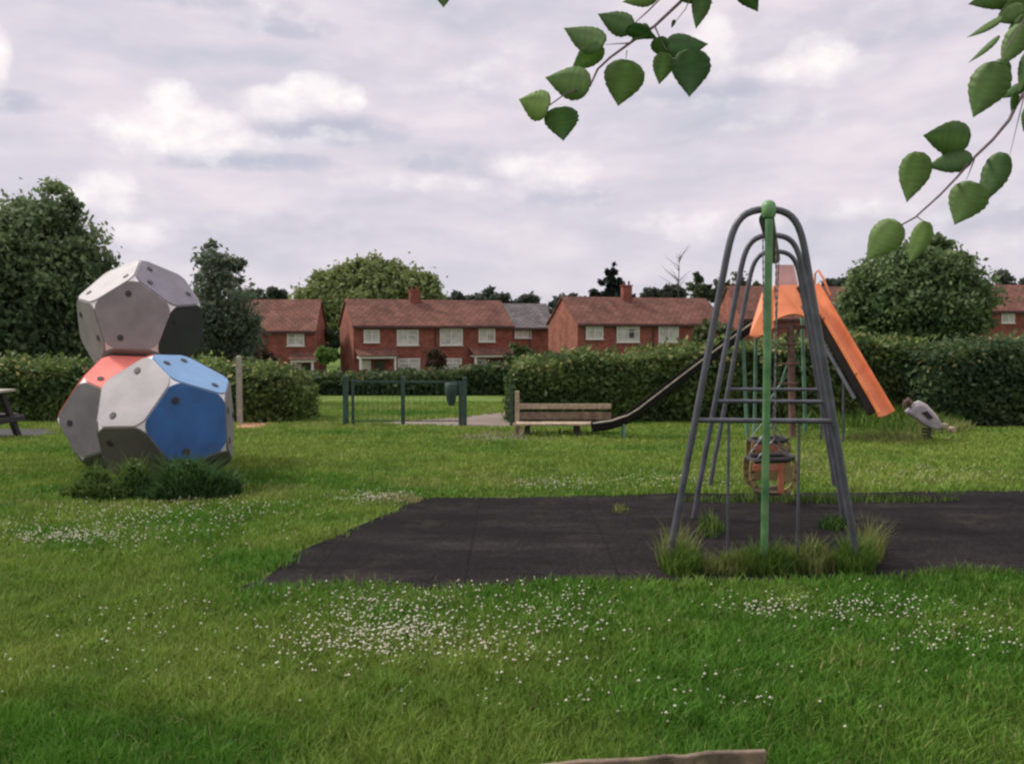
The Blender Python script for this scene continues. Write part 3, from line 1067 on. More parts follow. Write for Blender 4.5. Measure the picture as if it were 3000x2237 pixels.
for s_ in (-1, 1):
    mb = MB()
    mb.tube([(p.x, p.y + s_ * .13, p.z - .10), (p.x, p.y + s_ * .13, float(zg(SY)) - .05)], .022, 8)
    mb.build('chute_support', M['teal2'], slide, smooth=True)
mb = MB()
rp = [L_(2358, 846, .1).lerp(L_(2576, 1222, -1.15), k / 7) for k in range(8)]
d = (rp[4] - rp[2])
side = Vector((d.y, -d.x, 0)).normalized()
if side.x > 0:
    side = -side
hp = [(.170 * math.cos(math.pi * k / 10), .17 - .17 * math.sin(math.pi * k / 10)) for k in range(11)]
mb.sweep(rp, side, hp, .014)
oc = mb.build('orange_chute', M['orange'], slide, smooth=True)
mb = MB()
for k in (2, 5):
    mb = MB()
    t_ = (rp[k + 1] - rp[k - 1]).normalized()
    up = side.cross(t_)
    up = -up if up.z < 0 else up
    mb.tube([rp[k] + side * (.173 * math.cos(math.pi * q / 10)) + up * (.17 - .174 * math.sin(math.pi * q / 10)) for q in range(11)], .010, 6)
    mb.build('joint_rib', M['orange'], oc, smooth=True)
dr = (rp[-1] - rp[0]).normalized()
upn = side.cross(dr)
upn = -upn if upn.z < 0 else upn
mb = MB()
mb.bar(rp[0] + side * .175 + upn * .05, rp[-1] + side * .175 + upn * .05 - dr * .05, .05, .12)
mb.build('shaded_underside_bar', M['dark_metal'], oc)  # dark bar standing in for shade on the underside of the chute
mb = MB()
mb.tube([rp[1] + side * .27 - upn * .02, rp[6] + side * .27 - upn * .02], .028, 8)
mb.build('stay_tube', M['steel'], slide, smooth=True)
for q in (3, 5):
    mb = MB()
    mb.tube([rp[q] + side * .27 - upn * .02, (rp[q].x + side.x * .27, rp[q].y + side.y * .27, float(zg(SY)) - .05)], .02, 8)
    mb.build('chute_support', M['steel'], slide, smooth=True)
# platform, posts and ladder
pl = L_(2300, 945)
mb = MB()
mb.box((pl.x, SY + .30, 1.66), (.78, .8, .06))
mb.build('platform', M['brown'], slide, bevel=.01)
for (ua, va, ub, vb, dy, mt) in [(2176, 985, 2190, 1290, -.05, 'teal2'), (2372, 930, 2440, 1290, .1, 'teal2'), (2215, 980, 2210, 1280, .7, 'teal2'), (2350, 930, 2360, 1280, .7, 'teal2')]:
    mb = MB()
    a, b = L_(ua, va, dy), L_(ub, vb, dy)
    b.z = float(zg(SY)) - .05
    mb.tube([a, b], .03, 10)
    mb.build('leg', M[mt], slide, smooth=True)
mb = MB()
for (ua, va, ub, vb) in [(2345, 955, 2285, 1130), (2300, 985, 2355, 1100), (2250, 1180, 2330, 1060)]:
    mb = MB()
    mb.tube([L_(ua, va, .05), L_(ub, vb, .05)], .017, 8)
    mb.build('brace', M['teal2'], slide, smooth=True)
mb = MB()
a = L_(2316, 945, -.1)
mb.tube([a, (L_(2322, 1280, -.1).x, SY - .1, float(zg(SY)) - .05)], .055, 12)
cpost = mb.build('centre_post', M['brown'], slide, smooth=True)
mb = MB()
for k in range(5):
    z = .15 + k * .31
    mb = MB()
    mb.tube([(a.x - .20, SY - .16, z), (a.x + .12, SY - .16, z)], .016, 8)
    mb.build('rung', M['brown'], slide, smooth=True)
# hood
mb = MB()
arch = [(2356 - 92 * k / 8, 930 - 14 * math.sin(math.pi * (k / 8) ** .8) + 12 * (k / 8)) for k in range(9)]
front = [L_(2272, 838, .05), L_(2336, 836, .05)] + [L_(u, v, -.3) for u, v in arch]
mb.plate(front, .035)
hoodf = mb.build('hood_panel', M['orange'], slide)
mb = MB()
mb.plate([L_(2352, 842, .08), L_(2384, 905, .0), L_(2362, 930, -.26), L_(2340, 838, .07)], .03)
hood = mb.build('hood_panel', M['orange'], slide)
mb = MB()
mb.plate([L_(2235, 850, .1), L_(2268, 838, .02), L_(2268, 960, -.24), L_(2240, 980, -.27), L_(2214, 990, -.25), L_(2196, 984, -.22), L_(2204, 950, -.12)], .035)
mb.build('hood_panel', M['orange'], slide)
mb = MB()
mb.plate([L_(2276, 776, .35), L_(2324, 776, .35), L_(2338, 838, .30), L_(2270, 838, .30)], .03)
hb = mb.build('back_panel', M['orange_pale'], slide)
hb['label'] = 'orange panel above the hood, sky glare painted into its pinkish colour'
mb = MB()
mb.tube([L_(2384, 905, .3), L_(2388, 800, .3), L_(2398, 792, .2), L_(2412, 815, .1), L_(2432, 866, 0)], .018, 8)
mb.build('handrail', M['orange'], slide, smooth=True)

# low rider in the grass past the chute's foot
rb = at(2715, 1262, 13.6)
rider = empty('spring_rider', (rb.x, rb.y, float(zg(13.6))), 'small pale lilac grey rider half hidden in long grass past the orange chute', 'spring rider')
Lr = lambda u, v, dy=0: at(u, v, 13.6 + dy)
mb = MB()
bod = [(2652, 1206), (2668, 1192), (2684, 1180), (2700, 1184), (2722, 1200), (2738, 1218), (2752, 1236), (2758, 1250), (2738, 1258), (2710, 1248), (2684, 1228), (2664, 1216)]
mb.plate([Lr(u, v) for u, v in bod], .16)
mb.build('body', M['lilac'], rider, bevel=.03)
mb = MB()
mb.tube([Lr(2676, 1183), Lr(2690, 1178), Lr(2712, 1190), Lr(2734, 1212), Lr(2752, 1236)], [.022, .032, .034, .030, .02], 10)
mb.build('back_rest', M['cream'], rider, smooth=True)
mb = MB()
mb.tube([Lr(2648, 1194, -.02), Lr(2652, 1178, -.02), Lr(2660, 1172, -.02), Lr(2668, 1180, -.02), Lr(2664, 1194, -.02)], [.02, .04, .045, .04, .02], 10)
mb.build('head', M['brown'], rider, smooth=True)
mb = MB()
mb.plate([Lr(2700, 1208, -.09), Lr(2716, 1204, -.09), Lr(2734, 1224, -.09), Lr(2722, 1228, -.09)], .02)
mb.build('seat_slot', M['rubber'], rider)
mb = MB()
mb.box(Lr(2764, 1248), (.10, .12, .09))
mb.build('foot_rest', M['wood'], rider, bevel=.02)
mb = MB()
mb.box(Lr(2790, 1258), (.08, .12, .09))
mb.build('foot_rest', M['wood'], rider, bevel=.02)
mb = MB()
c_ = Lr(2715, 1250)
zz = float(zg(13.6)) - .03
mb.tube([(c_.x + .07 * math.cos(k * .8), c_.y + .07 * math.sin(k * .8), zz + (c_.z - zz) * k / 40) for k in range(41)], .012, 6)
mb.build('spring', M['rubber'], rider, smooth=True)

# ------------------------------------------------------------------ bench
BY = 14.6
Lb = lambda u, v, dy=0: at(u, v, BY + dy)
bg = float(zg(BY))
p0, p1 = Lb(1512, 1240), Lb(1795, 1240)
bench = empty('park_bench', ((p0.x + p1.x) / 2, BY, bg), 'weathered timber bench with one tall end post by the hedge', 'bench')
zs_ = p0.z
mb = MB()
for k in range(3):
    mb.box(((p0.x + p1.x) / 2, BY - .14 + k * .13, zs_), (p1.x - p0.x, .115, .035))
mb.build('seat', M['wood'], bench, bevel=.006)
mb = MB()
zb2 = Lb(1600, 1190, .25).z
mb.box(((p0.x + p1.x) / 2, BY + .25, zb2), (p1.x - p0.x, .03, .09))
mb.build('back_rail', M['wood'], bench, bevel=.006)
mb = MB()
mb.box(((p0.x + p1.x) / 2, BY + .23, zb2 - .16), (p1.x - p0.x, .025, .13))
mb.build('backrest', M['timber'], bench, bevel=.006)
mb = MB()
zt = Lb(1518, 1145, .2).z
mb.box((p0.x + .02, BY + .20, (zt + bg) / 2), (.075, .075, zt - bg))
mb.build('end_post', M['wood'], bench, bevel=.006)
for u in (1545, 1690):
    mb = MB()
    x = Lb(u, 1250).x
    mb.box((x, BY - .08, (zs_ + bg) / 2 - .02), (.09, .09, zs_ - bg))
    mb.build('leg', M['dkwood'], bench, bevel=.006)
    mb = MB()
    mb.box((x, BY + .16, (zs_ + bg) / 2 - .02), (.09, .09, zs_ - bg))
    mb.build('leg', M['dkwood'], bench, bevel=.006)
mb = MB()
mb.box((Lb(1527, 1262).x, BY - .12, (zs_ + bg) / 2 - .03), (.06, .06, zs_ - bg - .03))
mb.build('leg', M['wood'], bench, bevel=.006)

# ------------------------------------------------------------------ gate, post, bin, picnic table, timber edging
GYD = 16.6
Lg = lambda u, v, dy=0: at(u, v, GYD + dy)
gg = float(zg(GYD))
gc = Lg(1180, 1240)
gate = empty('barrier_gate', (gc.x, GYD, gg), 'open green metal barrier of posts and one top rail across the path', 'gate')
for u, vt, r_ in ((1012, 1100, .048), (1180, 1102, .036), (1361, 1104, .040), (1498, 1132, .03)):
    mb = MB()
    t_ = Lg(u, vt)
    mb.box((t_.x, GYD, (t_.z + gg) / 2 - .05), (r_ * 2, r_ * 2, t_.z - gg + .1))
    mb.build('post', M['teal'], gate, bevel=.008)
mb = MB()
t_ = Lg(1033, 1112)
mb.box((t_.x, GYD, (t_.z + gg) / 2), (.05, .05, t_.z - gg))
mb.build('stile', M['teal'], gate, bevel=.006)
mb = MB()
t2 = Lg(1350, 1118)
mb.box((t2.x, GYD, (t2.z + gg) / 2), (.05, .05, t2.z - gg))
mb.build('stile', M['teal'], gate, bevel=.006)
mb = MB()
a, b = Lg(1034, 1117), Lg(1180, 1118)
mb.bar(a, b, .03, .035)
mb.build('top_rail', M['teal'], gate)
mb = MB()
mb.bar(Lg(1182, 1118), Lg(1350, 1119), .03, .035)
mb.build('top_rail', M['teal'], gate)
for ua, ub in ((1036, 1176), (1184, 1346)):
    mb = MB()
    for u in np.linspace(ua + 12, ub - 12, 9):
        p = Lg(u, 1118)
        mb.tube([(p.x, GYD, p.z), (p.x, GYD, gg + .10)], .0035, 5)
    p, q = Lg(ua, 1118), Lg(ub, 1118)
    mb.bar((p.x, GYD, gg + .10), (q.x, GYD, gg + .10), .02, .02)
    mb.build('infill_panel', M['teal'], gate)
bp_ = Lg(1322, 1150, .35)
mb = MB()
lb = empty('litter_bin', (bp_.x, bp_.y, gg), 'dark green litter bin hung beside the right post of the barrier', 'bin')
sc_ = 1.0
mb.lathe((bp_.x, bp_.y, Lg(1322, 1188, .35).z), [(.05, 0), (.085, .08), (.115, .25), (.125, .42), (.11, .44)], 14)
mb.build('bin_body', M['teal'], lb, smooth=True)
mb = MB()
mb.tube([(bp_.x + .17, bp_.y, gg - .05), (bp_.x + .17, bp_.y, Lg(1322, 1120, .35).z)], .03, 8)
mb.box((bp_.x + .13, bp_.y, Lg(1322, 1140, .35).z), (.08, .03, .05))
mb.build('bin_post', M['teal'], lb, smooth=True)

pp = gp(703, 1243)
pt = at(703, 1046, pp.y)
mb = MB()
mb.box((pp.x, pp.y, (pp.z + pt.z) / 2 - .05), (.095, .095, pt.z - pp.z + .1))
mb.lathe((pp.x, pp.y, pt.z), [(.045, 0), (.04, .015), (.02, .03)], 8)
tag(mb.build('concrete_post', M['concrete'], bevel=.008), 'pale square concrete post standing alone at the left hedge end', 'post')

PY = 14.0
pc = at(-150, 1275, PY)
pg = float(zg(PY))
table = empty('picnic_table', (pc.x, PY, pg), 'dark picnic table at the left edge on an asphalt pad', 'picnic table')
xr = at(14, 1145, PY).x
zt = at(20, 1146, PY).z
mb = MB()
for k in range(4):
    mb.box((xr - .85, PY - .24 + k * .16, zt), (1.7, .145, .04))
mb.build('tabletop', M['concrete'], table, bevel=.006)
for s_ in (-1, 1):
    mb = MB()
    mb.box((xr - 1.0, PY + s_ * .55, pg + .33), (1.7, .24, .04))
    mb.build('bench_seat', M['dkwood'], table, bevel=.006)
for x in (xr - .12, xr - 1.5):
    mb = MB()
    mb.bar((x, PY - .55, pg - .03), (x, PY - .1, zt - .02), .07, .1)
    mb.bar((x + .001, PY + .55, pg - .03), (x + .001, PY + .1, zt - .02), .07, .1)
    mb.box((x + .06, PY, pg + .28), (.05, 1.25, .09))
    mb.build('leg_frame', M['dkwood'], table)

mb = MB()
ta, tb = gp(1390, 2318), gp(2246, 2262)
k_ = 14
up = Vector((0, 0, 1))
dirv = (Vector((tb.x, tb.y, 0)) - Vector((ta.x, ta.y, 0)))
nv = Vector((-dirv.y, dirv.x, 0)).normalized()
rows = []
for i in range(k_ + 1):
    q = Vector((ta.x, ta.y, 0)) + dirv * i / k_
    jz = random.uniform(-.006, .006)
    rows.append([q + nv * .018 + up * (.085 + jz), q - nv * .0 + up * (.080 + jz), q - nv * (.004 + random.uniform(0, .004)) - up * .14, q + nv * .04 - up * .14])
vs = [p for r_ in rows for p in r_]
fs = []
for i in range(k_):
    for k in range(4):
        fs.append((i * 4 + k, i * 4 + (k + 1) % 4, (i + 1) * 4 + (k + 1) % 4, (i + 1) * 4 + k))
fs += [(0, 1, 2, 3), (k_ * 4 + 3, k_ * 4 + 2, k_ * 4 + 1, k_ * 4)]
mb.add(vs, fs)
tag(mb.build('timber_edging', M['timber'], bevel=.006), 'old timber edging board at the bottom of the lawn', 'board')


# ------------------------------------------------------------------ hedges
def hedge(name, label, px, Yd, depth, n_, leaf, cols, group=None, bump=.12, bottom=None, lean=0):
    """px: list of (u, v_top) along the hedge at depth Yd (number or list)"""
    Yl = Yd if isinstance(Yd, (list, tuple)) else [Yd] * len(px)
    pts = [at(u, v, y) for (u, v), y in zip(px, Yl)]
    xs_ = np.array([p.x for p in pts])
    o_ = np.argsort(xs_)
    xs_ = xs_[o_]
    yv = np.array(Yl, float)[o_]
    zt_ = np.array([p.z for p in pts])[o_]
    zt_ = zg(yv) + (zt_ - zg(yv)) * (.86 if yv.mean() < 25 else .95)
    mid = empty(name, ((xs_[0] + xs_[-1]) / 2, float(yv.mean()), float(zg(yv.mean()))), label, 'hedge', group)
    # solid core, coloured darker than the leaves over it
    K = 60
    X_ = np.linspace(xs_[0], xs_[-1], K)
    cy = np.interp(X_, xs_, yv)
    ct = np.interp(X_, xs_, zt_)
    cg = zg(cy)
    V_, T_ = [], []
    prof = [(-.5, 0), (-.5, .55), (-.36, .86), (0, .93), (.36, .86), (.5, .55), (.5, 0)]
    for i in range(K):
        e = min(1.0, min(i, K - 1 - i) / 3 + .25)
        for a_, b_ in prof:
            hh = (ct[i] - cg[i])
            V_.append((X_[i], cy[i] + depth * (.5 + a_ * .86 * e), cg[i] - .05 + hh * b_ * .94 * (.75 + .25 * e)))
    mm = len(prof)
    for i in range(K - 1):
        for k in range(mm - 1):
            p = i * mm + k
            T_ += [(p, p + 1, p + mm + 1), (p, p + mm + 1, p + mm)]
    for i in (0, K - 1):
        T_ += [(i * mm, i * mm + k, i * mm + k + 1) for k in range(1, mm - 1)]
    V_ = np.array(V_)
    tri_object('inner_core', V_, T_, M['foliage'], np.tile(np.array(cols[0]) * .55, (len(V_), 1)), mid)
    # leaves over front, top, back and ends
    s_ = rng.random(n_)
    x = xs_[0] + (xs_[-1] - xs_[0]) * rng.random(n_)
    ends = rng.random(n_) < .06
    x[ends] = np.where(rng.random(ends.sum()) < .5, xs_[0], xs_[-1])
    cy = np.interp(x, xs_, yv)
    g = zg(cy)
    hh = np.interp(x, xs_, zt_) - g
    hh = hh * (1 + bump * (vnoise(x, x * 0, .55, 21) - .5) * 2 * .5 + bump * (vnoise(x, x * 0, .17, 22) - .5))
    lump = (vnoise(x, s_ * 4, .4, 23) - .5) * .28
    yb = np.zeros(n_)
    zb_ = np.zeros(n_)
    nb = np.zeros((n_, 3))
    fr = s_ < .52
    tp = (s_ >= .52) & (s_ < .9)
    bk_ = s_ >= .9
    q = rng.random(n_)
    zb_[fr] = hh[fr] * q[fr] ** .9
    yb[fr] = (-lump[fr] * .8 + .12 * np.maximum(0, q[fr] - .7) / .3 + rng.normal(0, .05, fr.sum()))
    nb[fr] = (0, -.9, .4)
    zb_[tp] = hh[tp] * (1 + lump[tp] * .18) + rng.normal(0, .045, tp.sum()) + (rng.random(tp.sum()) < .14) * rng.random(tp.sum()) * .20
    yb[tp] = depth * q[tp]
    zb_[tp] -= hh[tp] * .10 * (np.abs(q[tp] - .5) * 2) ** 3
    nb[tp] = (0, -.2, 1.0)
    zb_[bk_] = hh[bk_] * q[bk_]
    yb[bk_] = depth + rng.normal(0, .05, bk_.sum())
    yb[ends] = depth * rng.random(ends.sum())
    zb_[ends] = hh[ends] * rng.random(ends.sum()) * .92
    x[ends] += rng.normal(0, .07, ends.sum())
    P = np.stack([x, cy + yb, g + zb_], -1)
    rel = np.clip(zb_ / np.maximum(hh, .1), 0, 1.1)
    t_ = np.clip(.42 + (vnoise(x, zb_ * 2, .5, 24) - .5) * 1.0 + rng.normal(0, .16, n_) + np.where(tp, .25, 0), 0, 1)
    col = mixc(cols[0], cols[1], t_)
    fl = (rng.random(n_) < .10) & (rel > .8)
    col[fl] = cols[2]
    V2, T2, C2 = cards(P, np.full(n_, leaf), col, nbias=nb)
    tri_object('foliage', V2, T2, M['foliage'], C2, mid)
    return mid


HC = ((.034, .066, .020), (.14, .20, .052), (.34, .32, .12))
hedge('hedge', 'clipped green hedge on the left running behind the climbing frame', [(-500, 1050), (0, 1052), (140, 1050), (300, 1054), (620, 1062), (715, 1066), (800, 1070), (845, 1085), (868, 1110)], 17.6, 1.5, 42000, .058, HC)
hedge('hedge', 'long thick hedge behind the bench and slide on the right', [(1503, 1062), (1540, 1052), (1650, 1034), (1800, 1022), (1950, 1016), (2080, 1004), (2200, 1000), (2350, 985), (2480, 972), (2600, 965), (2760, 985)], 17.4, 1.6, 56000, .058, HC)
hedge('hedge', 'tall dark hedge at the right edge in front of the long one', [(2740, 1016), (2800, 992), (2870, 980), (2950, 968), (3050, 962), (3500, 955)], 16.2, 1.6, 26000, .056, ((.024, .052, .022), (.095, .145, .05), (.19, .20, .08)))
hedge('hedge', 'low dark hedge far beyond the barrier below the houses', [(830, 1100), (1000, 1106), (1150, 1100), (1300, 1095), (1400, 1080), (1520, 1075), (1650, 1070)], 31.0, 1.6, 14000, .10, ((.024, .048, .018), (.07, .11, .034), (.18, .18, .075)))


# ------------------------------------------------------------------ trees
def tree(name, label, base, blobs_, n_, leaf, cd, cl_, trunk_r, group=None, seed=1, cat='tree', clump=.32, limbs=6, inner=.35, trunk=True):
    """blobs_: ellipsoids (centre, radii) that the crown fills; leaf clumps sit in and on them"""
    r = np.random.default_rng(seed)
    b = Vector(base)
    root = empty(name, b, label, cat, group)
    vol = np.array([rx * ry * rz for _, (rx, ry, rz) in blobs_]) ** (2 / 3)
    share = vol / vol.sum()
    Ps, Cs, Ns = [], [], []
    for (c, rad), s_ in zip(blobs_, share):
        k = max(6, int(n_ * s_))
        nc = max(5, int(k / 55))
        d = r.normal(size=(nc, 3))
        d /= np.linalg.norm(d, axis=1)[:, None]
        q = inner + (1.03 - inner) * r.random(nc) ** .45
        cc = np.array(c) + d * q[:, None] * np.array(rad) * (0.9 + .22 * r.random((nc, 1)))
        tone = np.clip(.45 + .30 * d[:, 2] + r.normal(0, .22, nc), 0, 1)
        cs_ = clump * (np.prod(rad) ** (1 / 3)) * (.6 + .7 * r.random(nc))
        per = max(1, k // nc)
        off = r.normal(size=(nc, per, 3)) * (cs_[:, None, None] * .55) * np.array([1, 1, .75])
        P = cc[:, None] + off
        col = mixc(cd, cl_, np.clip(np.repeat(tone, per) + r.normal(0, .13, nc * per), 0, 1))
        Ps.append(P.reshape(-1, 3))
        Cs.append(col)
        Ns.append(np.repeat(d, per, axis=0) * .7)
    P = np.concatenate(Ps)
    zmin = float(zg(b.y)) + .05
    P[:, 2] = np.maximum(P[:, 2], zmin)
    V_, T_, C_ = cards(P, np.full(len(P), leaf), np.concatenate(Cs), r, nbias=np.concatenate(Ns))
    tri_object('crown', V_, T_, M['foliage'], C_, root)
    if trunk:
        mb = MB()
        top = Vector(blobs_[0][0])
        pts = [b + (top - b) * (k / 6) + Vector((r.normal() * trunk_r * .6, r.normal() * trunk_r * .6, 0)) * (k > 0) for k in range(7)]
        pts[0].z -= .1
        mb.tube(pts, [trunk_r * (1.15 - .14 * k) for k in range(7)], 8)
        for k in range(limbs):
            c, rad = blobs_[k % len(blobs_)]
            d = r.normal(size=3)
            d /= np.linalg.norm(d)
            e = Vector(c) + Vector(d * np.array(rad) * .75)
            s0 = pts[2 + k % 4]
            md = s0.lerp(e, .5) + Vector((0, 0, (e - s0).length * .08))
            mb.tube([s0, md, e], [trunk_r * .5, trunk_r * .32, trunk_r * .1], 6)
        mb.build('trunk', M['bark'], root, smooth=True)
    return root


def px_blobs(lst, Yd, dep=.9):
    """(u, v, ru, rv) on the photo -> ellipsoids at depth Yd"""
    s_ = Yd / F
    return [(tuple(at(u, v, Yd + dy)), (ru * s_, (ru + rv) / 2 * s_ * dep, rv * s_)) for u, v, ru, rv, dy in lst]


def gbase(u, Yd):
    return ((u - CX) / F * Yd, Yd, float(zg(Yd)))


GDK, GLT = (.058, .098, .048), (.19, .25, .11)
tree('broadleaf_tree', 'large dark green round tree at the left edge behind the hedge', gbase(90, 24),
     px_blobs([(70, 870, 220, 190, 0), (165, 630, 62, 80, 0), (130, 720, 130, 120, 0), (20, 760, 190, 160, .3), (225, 800, 95, 130, 0), (-160, 820, 220, 220, 0), (260, 900, 70, 110, .2), (60, 1000, 220, 70, 0), (40, 660, 80, 70, .2)], 24),
     60000, .082, GDK, GLT, .16, seed=3)
tree('slender_tree', 'slim dark tree with a thin pointed top right of the climbing frame', gbase(655, 25),
     px_blobs([(650, 900, 80, 110, 0), (640, 790, 62, 60, 0), (622, 745, 18, 38, 0), (690, 960, 70, 80, .1), (610, 950, 70, 90, 0), (680, 800, 38, 38, 0), (700, 1010, 60, 50, 0)], 25),
     14000, .066, (.056, .085, .056), (.18, .225, .135), .08, seed=5, clump=.36)
tree('broadleaf_tree', 'full green tree behind the hedge on the right, under the leaves', gbase(2690, 25),
     px_blobs([(2690, 880, 190, 120, 0), (2690, 790, 120, 80, 0), (2738, 728, 50, 40, 0), (2600, 850, 110, 90, 0), (2790, 860, 90, 100, 0), (2800, 770, 55, 36, .1), (2840, 930, 50, 50, 0), (2545, 910, 80, 70, 0), (2750, 960, 120, 50, 0)], 25),
     44000, .078, (.056, .10, .042), (.19, .26, .10), .14, seed=8)
FG = 'trees beyond the roofs'
tree('broadleaf_tree', 'very large pale green tree rising behind the left and middle houses', gbase(1090, 125),
     px_blobs([(1090, 880, 190, 75, 0), (1085, 800, 95, 38, 0), (985, 835, 75, 45, 0), (1200, 845, 80, 55, 0), (930, 880, 70, 40, 0), (1250, 880, 40, 50, 0), (1020, 920, 120, 50, -3)], 125),
     42000, .33, (.10, .15, .045), (.25, .29, .11), .6, FG, 12, inner=.2)
DKF, LTF = (.05, .064, .056), (.11, .135, .095)
for lab, lst, Yd, sd in [
    ('small dark rounded tree above the left house roof, left of its twin', [(750, 872, 30, 24, 0)], 135, 31),
    ('dark upright tree above the right end of the left house roof', [(812, 866, 24, 28, 0)], 132, 32),
    ('small dark tree showing just right of the pale green tree', [(1335, 876, 34, 16, 0), (1310, 885, 30, 12, 0)], 135, 33),
    ('dark domed tree behind the right end of the middle house', [(1435, 885, 58, 36, 0), (1480, 905, 34, 26, 0)], 112, 34),
    ('small dark tree above the grey roofed house', [(1548, 888, 34, 20, 0)], 128, 35),
    ('low dark tree left of the gable of the right hand pair', [(1690, 878, 52, 16, 0), (1640, 893, 40, 14, 0)], 135, 36),
    ('dark tree crown just right of the tall chimney', [(1915, 862, 30, 16, 0), (1895, 868, 20, 10, 0)], 135, 37),
    ('dark round tree under the bare branches', [(1968, 848, 24, 18, 0), (2005, 856, 16, 14, 0), (1960, 868, 34, 14, 0)], 135, 38),
    ('green tree seen between the swing frames', [(2060, 860, 40, 34, 0), (2045, 815, 16, 14, 0)], 120, 39),
    ('green tree behind the third swing arch', [(2150, 845, 48, 38, 0), (2205, 850, 34, 36, 0)], 120, 40),
    ('dark tree above the roof right of the slide', [(2440, 838, 26, 22, 0)], 135, 41),
    ('pale topped dark tree beside the right green tree', [(2490, 836, 34, 24, 0), (2530, 850, 30, 18, 0)], 132, 42),
    ('dark hill of tree beyond the far right house roof', [(2940, 815, 46, 22, 0), (2870, 826, 60, 14, 0), (3000, 828, 40, 12, 0)], 150, 43)]:
    tree('broadleaf_tree', lab, gbase(lst[0][0], Yd), px_blobs(lst, Yd), 1500, .42, DKF if sd not in (39, 40) else (.035, .06, .025), LTF if sd not in (39, 40) else (.09, .12, .055), .3, FG, sd, inner=.1, limbs=3)
cones = [(1797, 866 - 17 * k, 62 - 11.5 * k, 15, 0) for k in range(5)] + [(1797, 786, 8, 14, 0)]
tree('conifer', 'dark pointed conifer behind the roof of the right hand pair', gbase(1797, 110), px_blobs(cones, 110), 3000, .34, (.012, .020, .018), (.034, .05, .038), .25, FG, 50, inner=.1, limbs=0, clump=.3)
# bare tree
bt = empty('bare_tree', gbase(1985, 128), 'thin leafless tree against the sky left of the swing', 'tree', FG)
mb = MB()
r_ = np.random.default_rng(4)
b = Vector(gbase(1985, 128))
tp_ = at(1990, 742, 128)
mb.tube([b, b.lerp(tp_, .5), tp_], [.22, .12, .03], 6)
for k in range(26):
    s0 = b.lerp(tp_, .55 + .42 * r_.random())
    e = s0 + Vector((r_.normal() * 1.5, r_.normal() * .8, 1.0 + 1.4 * r_.random()))
    mb.tube([s0, e], [.045, .012], 4)
mb.build('trunk', M['bark'], bt)
# shrubs in front of the houses
for lab, lst, Yd, cd, cl_, sd in [
    ('bright green clipped shrub between the left and middle houses', [(955, 1040, 34, 16, 0)], 76, (.07, .14, .03), (.15, .24, .06), 60),
    ('reddish brown shrub by the left house', [(745, 1035, 36, 26, 0), (790, 1055, 30, 20, 0)], 70, (.03, .02, .014), (.10, .065, .045), 61),
    ('dark brown rounded shrub before the middle house wall', [(1275, 1058, 26, 30, 0)], 74, (.035, .022, .014), (.10, .07, .04), 62),
    ('dark green shrub in the gap left of the middle house', [(945, 1000, 26, 50, 0)], 92, (.02, .035, .016), (.06, .08, .035), 63),
    ('pale green climbing shrub on the right hand pair wall', [(2080, 985, 60, 36, 0)], 66, (.05, .07, .02), (.13, .15, .06), 64),
    ('green shrub beside the grey roofed house', [(1530, 1040, 50, 34, 0), (1440, 1085, 50, 20, 0)], 72, (.02, .04, .014), (.07, .10, .03), 65)]:
    tree('shrub', lab, gbase(lst[0][0], Yd), px_blobs(lst, Yd), 1300, .22, cd, cl_, .06, 'garden shrubs before the houses', sd, cat='shrub', inner=.1, limbs=2)
# far wood that closes the view
n_ = 16000
x = rng.uniform(-170, 170, n_)
y = 165 + rng.uniform(0, 12, n_)
topz = 6.2 + 1.5 * (vnoise(x, x * 0, 14, 71) - .5) * 2 + 1.0 * (vnoise(x, x * 0, 4, 72) - .5)
z = float(zg(165)) + (topz - float(zg(165))) * rng.random(n_) ** .7
V_, T_, C_ = cards(np.stack([x, y, z], -1), np.full(n_, 1.0), mixc((.022, .034, .022), (.05, .07, .04), rng.random(n_)), nbias=np.array([0, -.6, .5]))
tag(tri_object('distant_wood', V_, T_, M['foliage'], C_), 'far dark line of woodland behind the houses', 'wood', kind='stuff')


